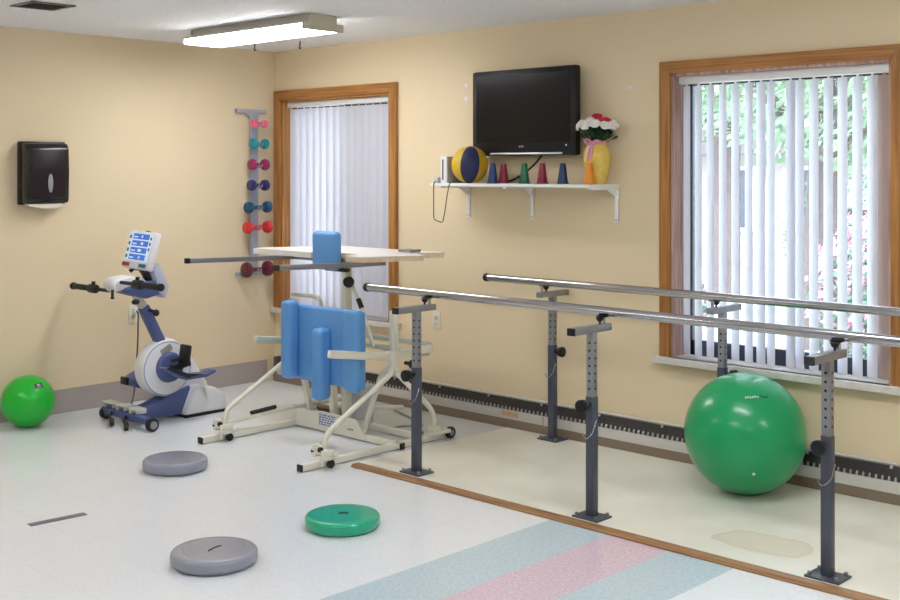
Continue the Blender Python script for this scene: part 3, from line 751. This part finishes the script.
    MB().box(on(.02, .121, 0), (.03, .02, .008), .002, tilt).build('top_button', M['cap'], scr)
    nk = MB(); nk.bar((X+.01, -1.50, .945), (X+.01, -1.44, .86), .05, .03, .006); nk.tube([(X-.03, -1.56, .93), (X-.02, -1.54, .95), (X+.01, -1.52, .95)], .012, n=8); nk.build('display_neck', M['cap'], root)
exercise_bike()

# cable from the wall outlet to the bike
def outlet(x0, y0, z0, axis, label):
    r = thing('wall_outlet', label, 'outlet', (x0, y0, z0))
    def bx(mb, u, v, d, du, dv, dd, bev=0):
        if axis == 'y': mb.box((x0+u, y0-d, z0+v), (du, dd, dv), bev)
        else: mb.box((x0+d, y0+u, z0+v), (dd, du, dv), bev)
    p = MB(); bx(p, 0, 0, .004, .072, .116, .006, .002); pl2 = p.build('plate', M['outlet'], r)
    for v in (-.021, .021):
        q = MB(); bx(q, 0, v, .008, .034, .028, .003, .001); f = q.build('socket', M['outlet'], r)
        s = MB(); bx(s, -.008, v+.003, .0098, .003, .010, .001); bx(s, .008, v+.003, .0098, .003, .009, .001); bx(s, 0, v-.008, .0098, .005, .005, .001); s.build('slots', M['cap'], f, smooth=False)
    return r
outlet(1.69, -.0005, .584, 'y', 'ivory wall outlet under the television behind the front rail')
outlet(.0005, -1.196, .592, 'x', 'ivory wall outlet behind the exercise bike')
pc = MB(); pc.box((.03, -1.196, .615), (.038, .034, .03), .005)
pr = thing('power_cable', 'dark cable hanging from the outlet behind the exercise bike down to the floor', 'cable', (.05, -1.2, 0))
pc.build('plug', M['white'], pr)
MB().tube([(.05, -1.196, .612), (.075, -1.20, .60), (.085, -1.21, .40), (.10, -1.24, .12), (.13, -1.28, .011), (.22, -1.38, .008), (.34, -1.33, .008), (.24, -1.25, .008), (.36, -1.17, .008), (.42, -1.12, .008)], .0055, n=8, fillet=.05).build('cable', mat('dark_cable', (72, 72, 82), .5), pr)

# ------------------------------------------------------------------ dumbbell rack + dumbbells
rk = thing('dumbbell_rack', 'narrow grey wall rack holding seven dumbbells beside the window', 'dumbbell rack', (.02, -.18, .78))
s_ = MB(); s_.span((.012, -.247, .80), (.034, -.178, 1.985), .003); s_.build('upright', M['greyrack'], rk)
for z, zs in ((1.987, -1), (.802, 1)):
    a = MB(); a.span((.0015, -.365, z-.014), (.030, -.10, z+.014), .003); a.prism([(-.30, z), (-.245, z), (-.245, z+zs*.05)], 'X', .014, .030); a.build('wall_arm', M['greyrack'], rk, smooth=False)
DB = [(1.893, .145, .034, (240, 104, 136), 'pink', 'on the top rung'), (1.747, .158, .043, (18, 138, 148), 'teal', 'under the pink one'), (1.597, .172, .047, (142, 26, 82), 'magenta', 'between teal and navy ones'),
      (1.447, .178, .047, (34, 34, 96), 'navy blue', 'under the magenta one'), (1.288,   .228, .048, (12, 74, 106), 'dark teal blue', 'above the red one'), (1.142,   .240, .051, (206, 40, 40), 'bright red', 'second from the bottom'), (.838,   .250, .064, (96, 20, 44), 'dark maroon', 'on the lowest rung')]
for i, (z, L_, r, c, nm, where) in enumerate(DB):
    size = 'big' if r > .06 else 'small'
    y = -.222-.003*i; x = .104; L_ -= .008
    r *= .90
    root = thing('dumbbell', f'{size} {nm} dumbbell {where} of the wall rack', 'dumbbell', (x, y, z), 'dumbbells on the wall rack')
    m = mat('vinyl_'+nm.replace(' ', '_'), c, .32, coat=.2)
    bw = min(.055, L_*.30)
    h = MB(); h.cyl((x, y-L_/2+bw*.6, z), (x, y+L_/2-bw*.6, z), .0138, n=14); h.build('handle', m, root)
    for sg in (-1, 1):
        yc = y+sg*(L_/2-bw/2)
        b = MB(); b.lathe([(0, -bw/2), (r*.62, -bw/2), (r*.90, -bw*.36), (r, -bw*.12), (r, bw*.12), (r*.90, bw*.36), (r*.62, bw/2), (0, bw/2)], (x, yc, z), 'Y', n=12); b.build('bell', m, root, angle=28)
    cd = MB()
    for dy in (-.013, .013):
        cd.tube([(.030, y+dy, z-.022), (x+.004, y+dy, z-.0205), (x+.026, y+dy, z-.006), (x+.028, y+dy, z+.004)], .0045, n=8, fillet=.012)
    cd.build('cradle', M['greyrack'], rk)

# ------------------------------------------------------------------ paper towel dispenser
d = thing('paper_towel_dispenser', 'black paper towel dispenser mounted on the beige wall above the small ball', 'towel dispenser', (.001, -1.85, 1.34))
yl, yr = -2.010, -1.712
b = MB(); b.span((.001, yl, 1.340), (.055, yr, 1.735), .008); hsg = b.build('housing', M['black'], d)
b = MB(); b.prism([(.05, 1.350), (.10, 1.350), (.112, 1.375), (.118, 1.55), (.112, 1.69), (.092, 1.722), (.05, 1.726)], 'Y', yl+.006, yr-.006, .006, 3); cv = b.build('cover', M['gloss'], d)
b = MB(); b.prism([(.1130, 1.388), (.1195, 1.55), (.1140, 1.682), (.1125, 1.682), (.117, 1.55), (.1115, 1.388)], 'Y', yl+.045, yr-.035, .0004)
b.build('window_panel', mat('smoked_panel', (38, 28, 32), .38, spec=.25), cv)
b = MB(); b.lathe([(0, .003), (.7, .003), (1.0, 0)], (0, 0, 0), 'X', n=28)
bmesh.ops.scale(b.bm, vec=(1, .017, .060), verts=b.bm.verts); bmesh.ops.translate(b.bm, vec=(.1185, -1.845, 1.475), verts=b.bm.verts)
b.build('emblem', mat('silver_emblem', (150, 148, 150), .35), cv)
for i in range(5):
    pass
b = MB(); b.prism([(.0, 0), (0, 0)][:0] or [(yl+.03, 1.345), (yl+.03, 1.336), (-1.90, 1.320), (-1.84, 1.312), (-1.78, 1.322), (yr-.04, 1.338), (yr-.04, 1.345)], 'X', .035, .100, 0); b.build('paper_towel', M['paper'], d, smooth=False)

# ------------------------------------------------------------------ shelf and what stands on it
sh = thing('wall_shelf', 'long white shelf on three white brackets below the television', 'shelf', (2.5, -.125, 1.46))
MB().span((1.905, -.282, 1.458), (3.128, -.0015, 1.476), .002).build('board', M['shelfwhite'], sh, smooth=False)
for x in (1.975, 2.494, 3.108):
    b = MB(); b.span((x-.013, -.012, 1.262), (x+.013, -.0015, 1.4578), .003); b.span((x-.013, -.262, 1.446), (x+.013, -.0015, 1.4578), .002); b.prism([(-.012, 1.40), (-.012, 1.446), (-.10, 1.446)], 'X', x-.003, x+.003); br = b.build('bracket', M['shelfwhite'], sh)
    b = MB()
    for z in (1.275, 1.42): b.cyl((x, -.0125, z), (x, -.0140, z), .005, n=10)
    b.build('screw', M['zinc'], br)
ZS = 1.4762
g = thing('game_console', 'white game console standing upright on the shelf end beside the ball', 'game console', (2.012, -.16, ZS))
b = MB(); b.span((1.986, -.262, ZS+.0005), (2.034, -.065, ZS+.163), .004); b.build('side_body', M['consolegrey'], g)
b = MB(); b.span((1.983, -.270, ZS+.0005), (2.037, -.261, ZS+.166), .003); fp = b.build('face_plate', M['white'], g)
MB().span((2.000, -.2715, ZS+.020), (2.009, -.2695, ZS+.145)).build('disc_slot', M['cap'], fp, smooth=False)
b = MB(); b.span((1.920, -.270, ZS), (1.962, -.225, ZS+.036), .006); tag(b.build('power_adapter', mat('adapter_grey', (206, 206, 210), .4)), 'little grey adapter box at the shelf end next to the console', 'adapter')
b = MB(); b.tube([(1.942, -.2735, ZS+.012), (1.942, -.2865, ZS-.004), (1.942, -.2865, 1.40), (1.936, -.28, 1.252), (2.012, -.28, 1.234), (2.030, -.28, 1.30), (2.055, -.2865, 1.40), (2.075, -.2865, ZS-.004), (2.070, -.2700, ZS+.004)], .0032, n=6, fillet=.02)
tag(b.build('hanging_wire', mat('black_wire', (50, 48, 50), .5)), 'thin dark wire hanging in a loop from the shelf end', 'wire')
# beach ball style rubber ball with yellow and navy panels
bl = thing('rubber_ball', 'yellow and navy striped rubber ball on the white shelf', 'ball', (2.163, -.198, ZS))
def wedge(c, r, a0, a1, pole, m, nm):
    """sphere gore between longitudes a0..a1 about the pole axis"""
    b = bmesh.new(); n, k = 24, 8; rows = []
    P = Vector(pole).normalized(); U = P.cross(Vector((0, 1, 0))).normalized(); V = P.cross(U)
    for i in range(n+1):
        th = PI*i/n; row = []
        for j in range(k+1):
            a = a0+(a1-a0)*j/k
            row.append(b.verts.new(Vector(c)+(P*math.cos(th)+(U*math.cos(a)+V*math.sin(a))*math.sin(th))*r))
        rows.append(row)
    for i in range(n):
        for j in range(k): b.faces.new((rows[i][j], rows[i][j+1], rows[i+1][j+1], rows[i+1][j]))
    bmesh.ops.remove_doubles(b, verts=b.verts, dist=1e-5); bmesh.ops.recalc_face_normals(b, faces=b.faces)
    mb = MB(); mb._put(b); return mb.build(nm, m, bl)
bcn = (2.163, -.198, ZS+.1125); tocam = (CAM-Vector(bcn))
MB().ball(bcn, .111, 32).build('core', M['ballb'], bl)
polev = (.06, .05, 1.0)
Pv = Vector(polev).normalized(); U = Pv.cross(Vector((0, 1, 0))).normalized(); V = Pv.cross(U)
a_c = math.atan2(tocam.dot(V), tocam.dot(U))
for i in range(6):
    a0 = a_c-R_(30)+i*R_(60)
    wedge(bcn, .1125, a0+.012, a0+R_(60)-.012, polev, M['ballb'] if i in (0, 3) else M['bally'], 'panel')
# cones
cone_defs = [(2.238, 'conblue', 'small navy blue sport cone touching the striped ball on the shelf'), (2.343, 'conred', 'small dark red sport cone between the navy and green cones'), (2.506, 'congreen', 'small green sport cone on the shelf'),
             (2.642, 'conred', 'small dark red sport cone between green cone and blue cone'), (2.792, 'conblue', 'small navy blue sport cone between red cone and orange cone'), (2.950, 'conorange', 'small orange sport cone in front of the yellow vase')]
pf = [(.0005, .0005), (.035, .0005), (.035, .006), (.031, .008), (.0158, .118), (.012, .120), (.010, .117), (.0005, .116)]
for i, (x, mk, lb) in enumerate(cone_defs):
    y = -.155 if i == 0 else -.12
    x += .022
    if i == 0: x = 2.385; y = -.240
    if i == 5: y = -.20; x = 3.062
    b = MB(); b.lathe(pf, (0, 0, 0), n=32); o = b.build('sport_cone', M[mk]); o.location = (x, y, ZS)
    tag(o, lb, 'cone', 'sport cones on the wall shelf')
# vase
vx, vy = 3.045, -.105
vs = thing('flower_vase', 'rounded yellow vase with a pink ribbon at the shelf end', 'vase', (vx, vy, ZS))
MB().lathe([(.0005, .0), (.042, .0), (.050, .010), (.062, .05), (.074, .11), (.078, .15), (.072, .19), (.056, .215), (.048, .228), (.056, .242), (.050, .243), (.043, .229), (.03, .20), (.0005, .19)], (vx, vy, ZS), n=40).build('body', M['yellow'], vs)
nrm = (CAM-Vector((vx, vy, 1.6))); nrm.z = 0; nrm.normalize(); sd = Vector((-nrm.y, nrm.x, 0))
def around(a, z, r): return Vector((vx, vy, z)) + (nrm*math.cos(a)+sd*math.sin(a))*r
b = MB(); b.lathe([(.0490, .222), (.0525, .222), (.0515, .238), (.0485, .238)], (vx, vy, ZS), n=32)
kc = around(-.5, ZS+.230, .062); b.ball(kc, .012, 12)
for s2, q in ((-1, .9), (1, .6)):
    b.tube([kc, kc+sd*s2*.022+Vector((0, 0, .026*q)), kc+sd*s2*.045+Vector((0, 0, .020*q)), kc+sd*s2*.03+Vector((0, 0, -.006)), kc], .006, n=6, fillet=.02)
for a, l in ((-.62, .095), (-.40, .075)):
    b.tube([around(a, ZS+.225, .062), around(a, ZS+.18, .082), around(a*1.1, ZS+.225-l, .083)], .007, n=6, fillet=.02)
b.build('ribbon', M['ribbon'], vs)
bq = thing('bouquet', 'bouquet of white and red flowers standing in the yellow vase', 'flowers', (vx, vy, ZS+.235))
b = MB(); rnd = random.Random(5)
for i in range(150):
    a = rnd.uniform(0, 2*PI); t = rnd.random(); r0 = .022*rnd.random(); r1 = (.03+.075*t)*rnd.uniform(.5, 1)
    p = Vector((vx+r0*math.cos(a), vy+r0*math.sin(a), ZS+.215)); q = Vector((vx+r1*math.cos(a), vy+r1*math.sin(a), ZS+.245+.08*rnd.random()+.03*(1-t)))
    b.tube([p, q], .0016, n=5)
    dirv = (q-p).normalized(); s3 = dirv.orthogonal().normalized(); s3.rotate(Matrix.Rotation(rnd.uniform(0, 6.28), 3, dirv))
    bb = bmesh.new(); L2 = rnd.uniform(.03, .05); W2_ = .010
    v_ = [bb.verts.new(q-dirv*.02), bb.verts.new(q+s3*W2_+dirv*L2*.3), bb.verts.new(q+dirv*L2*.8), bb.verts.new(q-s3*W2_+dirv*L2*.3)]; bb.faces.new(v_); b._put(bb)
b.build('greenery', M['leaf'], bq)
def bloom(c, r, m, up):
    b = MB(); up = Vector(up).normalized()
    b.ball(c, r*.55, 12)
    for ring, (n, tl, rr) in enumerate(((9, .25, 1.0), (8, .65, .85), (5, 1.1, .55))):
        for j in range(n):
            a = 2*PI*j/n+ring*.4; u = up.orthogonal().normalized(); v = up.cross(u); dd = (u*math.cos(a)+v*math.sin(a))*math.cos(tl)+up*math.sin(tl)
            b.ball(Vector(c)+dd*r*.62*rr, r*.36, 8, (1, 1, .55), dd.to_track_quat('X', 'Z').to_matrix().to_4x4())
    b.build('bloom', m, bq)
for i in range(11):
    a = 2*PI*i/11; bloom((vx+.100*math.cos(a), vy+.082*math.sin(a), ZS+.322+.010*(i % 2)), .034, M['bloomw'], (math.cos(a), math.sin(a), .9))
for i in range(6):
    a = 2*PI*i/6+.3; bloom((vx+.058*math.cos(a), vy+.055*math.sin(a), ZS+.352), .033, M['bloomw'] if i in (1, 4) else M['bloomr'], (math.cos(a)*.5, math.sin(a)*.5, 1))
bloom((vx, vy, ZS+.375), .035, M['bloomr'], (0, 0, 1))

# ------------------------------------------------------------------ television
tv = thing('television', 'black flat screen television mounted on the wall above the shelf', 'television', (2.53, -.08, 1.90))
x0, x1, z0, z1 = 2.092, 2.895, 1.640, 2.158; yf = -.102
b = MB(); b.span((x0, yf, z0), (x1, -.052, z1), .014); b.build('bezel', M['black'], tv)
b = MB(); b.span((x0+.06, -.055, z0+.05), (x1-.06, -.022, z1-.05), .012); b.build('rear_housing', M['black'], tv)
MB().span((x0+.036, yf-.0015, z0+.080), (x1-.046, yf+.002, z1-.034)).build('screen', M['screen'], tv, smooth=False)
MB().span((x0+.15, yf-.0025, z0+.008), (x1-.10, yf+.0035, z0+.0190), .002).build('trim_line', mat('silver_trim', (224, 224, 232), .22, metal=.4), tv)
lg = MB()
for i, (w_, h_) in enumerate(((.010, .010), (.009, .012), (.008, .012))):
    lg.span((2.470+.014*i, yf-.0012, z0+.050), (2.470+.014*i+w_, yf+.001, z0+.050+h_))
lg.build('maker_mark', M['steel'], tv, smooth=False)
MB().span((x1-.075, yf-.0012, z0+.055), (x1-.067, yf+.001, z0+.065)).build('indicator', M['uipale'], tv, smooth=False)
MB().span((2.38, -.030, 1.80), (2.58, -.001, 2.0), .004).build('wall_mount', M['cap'], tv)
b = MB(); b.tube([(2.60, -.04, 1.648), (2.56, -.05, 1.60), (2.45, -.035, 1.53), (2.33, -.03, ZS+.008), (2.20, -.03, ZS+.008)], .0065, n=8, fillet=.05)
tag(b.build('television_cable', M['cap']), 'black cable drooping from the television down to the shelf', 'cable')

# ------------------------------------------------------------------ ceiling fixtures
def fixture(loc, label, group):
    """1.18 m long fluorescent fixture along x, hung on the ceiling; loc is its middle at ceiling height"""
    x, y, z = loc; a = .59
    r = thing('ceiling_light', label, 'ceiling light', loc, group)
    b = MB(); b.span((x-a+.02, y-.095, z-.050), (x+a-.02, y+.095, z-.0008), .002); b.span((x-a+.004, y-.146, z-.0585), (x+a-.012, y-.1435, z-.046)); b.span((x-a+.004, y+.1435, z-.0585), (x+a-.012, y+.146, z-.046)); b.span((x-a+.004, y-.146, z-.0535), (x+a-.012, y+.146, z-.049)); b.build('housing', M['brownmetal'], r)
    b = MB(); b.prism([(y-.143, z-.054), (y+.143, z-.054), (y+.143, z-.074), (y+.122, z-.090), (y-.122, z-.090), (y-.143, z-.074)], 'X', x-a+.004, x+a-.012); b.build('diffuser', M['lens'], r, smooth=False)
    b = MB(); b.prism([(y-.100, z-.001), (y+.100, z-.001), (y+.100, z-.046), (y+.150, z-.046), (y+.150, z-.092), (y-.150, z-.092), (y-.150, z-.046), (y-.100, z-.046)], 'X', x+a-.012, x+a, .001); b.build('end_cap', M['capmetal'], r, smooth=False)
    b = MB(); b.prism([(y-.100, z-.001), (y+.100, z-.001), (y+.100, z-.046), (y+.150, z-.046), (y+.150, z-.092), (y-.150, z-.092), (y-.150, z-.046), (y-.100, z-.046)], 'X', x-a, x-a+.004, .001); b.build('end_cap', M['white'], r, smooth=False)
    return r
F0 = fixture((1.262, -1.09, H), 'long white fluorescent ceiling light near the corner above the standing frame', 'fluorescent ceiling lights')
dup(F0, (4.75, -1.9, H), 'fluorescent ceiling light out of view above the parallel bars')
dup(F0, (1.6, -4.6, H), 'fluorescent ceiling light out of view on the bike side of the room')
dup(F0, (4.75, -4.6, H), 'fluorescent ceiling light out of view in the middle of the room')
dup(F0, (7.7, -1.9, H), 'fluorescent ceiling light out of view at the window side past the bars')
dup(F0, (7.7, -5.4, H), 'fluorescent ceiling light out of view behind the camera')
v = thing('ceiling_vent', 'dark slatted air vent in the ceiling above the towel dispenser', 'vent', (1.05, -2.38, H))
b = MB(); vx0, vx1, vy0, vy1 = .93, 1.18, -2.50, -2.25
for s_2 in ((vx0, vy0, vx1, vy0+.025), (vx0, vy1-.025, vx1, vy1), (vx0, vy0, vx0+.022, vy1), (vx1-.022, vy0, vx1, vy1)): b.span((s_2[0], s_2[1], H-.008), (s_2[2], s_2[3], H-.0008), .001)
b.build('frame', M['ventgrey'], v, smooth=False)
MB().span((vx0+.02, vy0+.02, H-.003), (vx1-.02, vy1-.02, H-.0008)).build('duct_opening', M['ventdark'], v, smooth=False)
b = MB()
for i in range(8): b.box((1.055, vy0+.037+i*.0255, H-.008), (.205, .014, .0015), 0, Matrix.Rotation(R_(35), 4, 'X'))
b.build('louvre', M['ventgrey'], v, smooth=False)
for (x, y, lb) in ((.385, -.473, 'small dark metal hook in the ceiling at the corner above the dumbbell rack'), (.709, -.335, 'thin dark metal hook in the ceiling above the narrow window')):
    b = MB(); b.cyl((x, y, H-.0005), (x, y, H-.03), .004, n=8); b.tube([(x, y, H-.028), (x-.012, y, H-.040), (x, y, H-.055), (x+.012, y, H-.045)], .0035, n=6, fillet=.01)
    tag(b.build('ceiling_hook', M['ventdark']), lb, 'hook')
for (x, z, lb) in ((1.946, 2.087, 'small white spackle spot high on the wall beside the television'), (1.946, 2.005, 'lower of two white spackle spots on the wall beside the television'), (3.193, 2.013, 'white spackle spot on the wall above the flowers')):
    b = MB(); b.lathe([(0, .0012), (.012, .0010), (.015, 0)], (0, 0, 0), 'Z', n=14); b.bm.transform(Matrix.Translation((x, -.0003, z)) @ Matrix.Rotation(PI/2, 4, 'X')); tag(b.build('spackle_spot', M['white']), lb, 'wall patch')

# ------------------------------------------------------------------ outdoors
b = MB(); b.span((-40, .25, -.5), (40, 60, -.35)); struct(b.build('ground', M['lawn'], smooth=False), 'sunlit lawn outside')
b = MB(); b.prism([(-12, .3), (4.6, .3), (3.0, 3.2), (1.4, 7.0), (-.5, 14.5), (-12, 14.5)], 'Z', -.349, -.33); struct(b.build('path', M['concrete'], smooth=False), 'pale path outside the windows')
def leaves(mb, c, rad, n, size, rnd, squash=1.0):
    bb = bmesh.new()
    for _ in range(n):
        while True:
            d_ = Vector((rnd.uniform(-1, 1), rnd.uniform(-1, 1), rnd.uniform(-1, 1)))
            if .35 < d_.length < 1: break
        p = Vector(c)+Vector((d_.x*rad, d_.y*rad, d_.z*rad*squash))
        nn_ = Vector((rnd.gauss(0, 1), rnd.gauss(0, 1), rnd.gauss(0, 1))).normalized(); u = nn_.orthogonal().normalized(); v_ = nn_.cross(u); s = size*rnd.uniform(.6, 1.3)
        bb.faces.new([bb.verts.new(p+u*s), bb.verts.new(p+v_*s*.5), bb.verts.new(p-u*s), bb.verts.new(p-v_*s*.5)])
    mb._put(bb)
def tree(x, y, h, cr, label, seed, tr=.16, lean=0.0):
    rnd = random.Random(seed); r = thing('tree', label, 'tree', (x, y, -.35))
    t = MB(); top = Vector((x+lean, y, h)); t.tube([(x, y, -.36), (x+lean*.4, y, h*.45), top], tr, n=12, fillet=.6)
    for k in range(5):
        a = k*1.26+.4; t.tube([(x+lean*.6, y, h*.62), (x+lean*.7+cr*.5*math.cos(a), y+cr*.5*math.sin(a), h*.95), (x+lean+cr*.8*math.cos(a), y+cr*.8*math.sin(a), h+.3)], tr*.35, n=8, fillet=.4)
    t.build('trunk', M['bark'], r)
    l = MB(); leaves(l, (x+lean, y, h+.2), cr, 5200, .07, rnd, .75)
    l.build('crown', M['foliage'], r, smooth=False)
tree(1.25, 6.2, 2.6, 1.7, 'leafy tree with a dark leaning trunk outside the window behind the ball', 1, .17, .18)
tree(-1.9, 9.8, 3.2, 1.9, 'tall pale green tree standing further back beyond the lawn', 2, .2)
tree(-6.4, 10.4, 3.6, 2.1, 'broad pale green tree at the far end of the lawn', 4, .2)
tree(.6, 13.5, 3.8, 2.5, 'pale green tree behind the hedge at the lawn edge', 6, .2)
def bush(x, y, rad, h, label, seed, pink=0, m='hedge', cat='bush', name='azalea_bush'):
    rnd = random.Random(seed); r = thing(name, label, cat, (x, y, -.35))
    l = MB(); leaves(l, (x, y, -.3+h*.5), rad, 3200, .035, rnd, h*.5/rad); l.tube([(x, y, -.36), (x, y, h*.3)], .05, n=8); l.build('leaves', M[m], r, smooth=False)
    if pink:
        p = MB(); leaves(p, (x, y, -.3+h*.56), rad*1.03, pink, .042, rnd, h*.5/rad); o = p.build('blossom', M['pinkbloom'], r, smooth=False); o['kind'] = 'stuff'
bush(2.72, 4.2, .52, 1.35, 'pink flowering azalea bush close outside the window', 11, 1500)
bush(2.25, 5.5, .55, 1.45, 'second pink flowering azalea bush past the tree trunk', 12, 1500)
bush(-.2, 5.6, .45, .8, 'low pink and green azalea bush near the path', 13, 260)
for i, (x, y) in enumerate(((2.3, 8.6), (.2, 9.6))):
    bush(x, y, 1.0, 2.0, ('tall dark green hedge shrub behind the azaleas', 'dark green hedge shrub beyond the leaning tree trunk')[i], 20+i, 0, 'hedge', 'hedge', 'hedge_shrub')
hs = thing('house', 'pale neighbouring house with dark windows seen between the blind vanes', 'house', (-5.2, 17.0, -.35))
MB().span((-9, 15.4, -.35), (-2.4, 19, 1.9)).build('house_wall', M['brick'], hs, smooth=False)
MB().prism([(15.0, 1.88), (19.4, 1.88), (17.2, 3.3)], 'X', -9.3, -2.1).build('house_roof', M['roofm'], hs, smooth=False)
for x in (-6.4, -4.9, -3.5):
    f = MB().span((x-.4, 15.34, .35), (x+.4, 15.40, 1.65)).build('house_window', M['trimw'], hs, smooth=False)
    MB().span((x-.33, 15.31, .43), (x+.33, 15.345, 1.57)).build('window_pane', M['winblue'], f, smooth=False)
fn = thing('garden_fence', 'dark horizontal rail fence running across the lawn behind the azaleas', 'fence', (2.2, 7.2, -.35))
MB().span((.75, 7.17, 1.02), (3.6, 7.23, 1.12)).build('rail', M['roofm'], fn, smooth=False)
MB().span((.75, 7.17, .25), (3.6, 7.23, .33)).build('rail', M['roofm'], fn, smooth=False)
for x in (.8, 1.7, 2.6, 3.5): MB().span((x-.05, 7.15, -.36), (x+.05, 7.25, 1.2)).build('fence_post', M['roofm'], fn, smooth=False)

# ------------------------------------------------------------------ light
wd = bpy.data.worlds.new('sky'); S.world = wd; wd.use_nodes = True
bg = wd.node_tree.nodes['Background']; bg.inputs[0].default_value = (.83, .90, 1.0, 1); bg.inputs[1].default_value = 5.0
su = bpy.data.lights.new('sun', 'SUN'); su.energy = 5.5; su.angle = R_(1.5); su.color = (1, .96, .88)
so = bpy.data.objects.new('sun', su); COL.objects.link(so); so.rotation_euler = (R_(42), 0, R_(18))

# ------------------------------------------------------------------ camera
cd_ = bpy.data.cameras.new('camera'); co = bpy.data.objects.new('camera', cd_); COL.objects.link(co)
co.location = CAM; co.rotation_euler = (PI/2, 0, R_(133.62707-90)); cd_.sensor_width = 36; cd_.lens = 1159.37*36/900
cd_.shift_y = -(300-171.26)/900; cd_.clip_end = 200
S.camera = co
S.view_settings.view_transform = 'Standard'; S.view_settings.look = 'None'; S.view_settings.gamma = 1; S.view_settings.exposure = 0.52
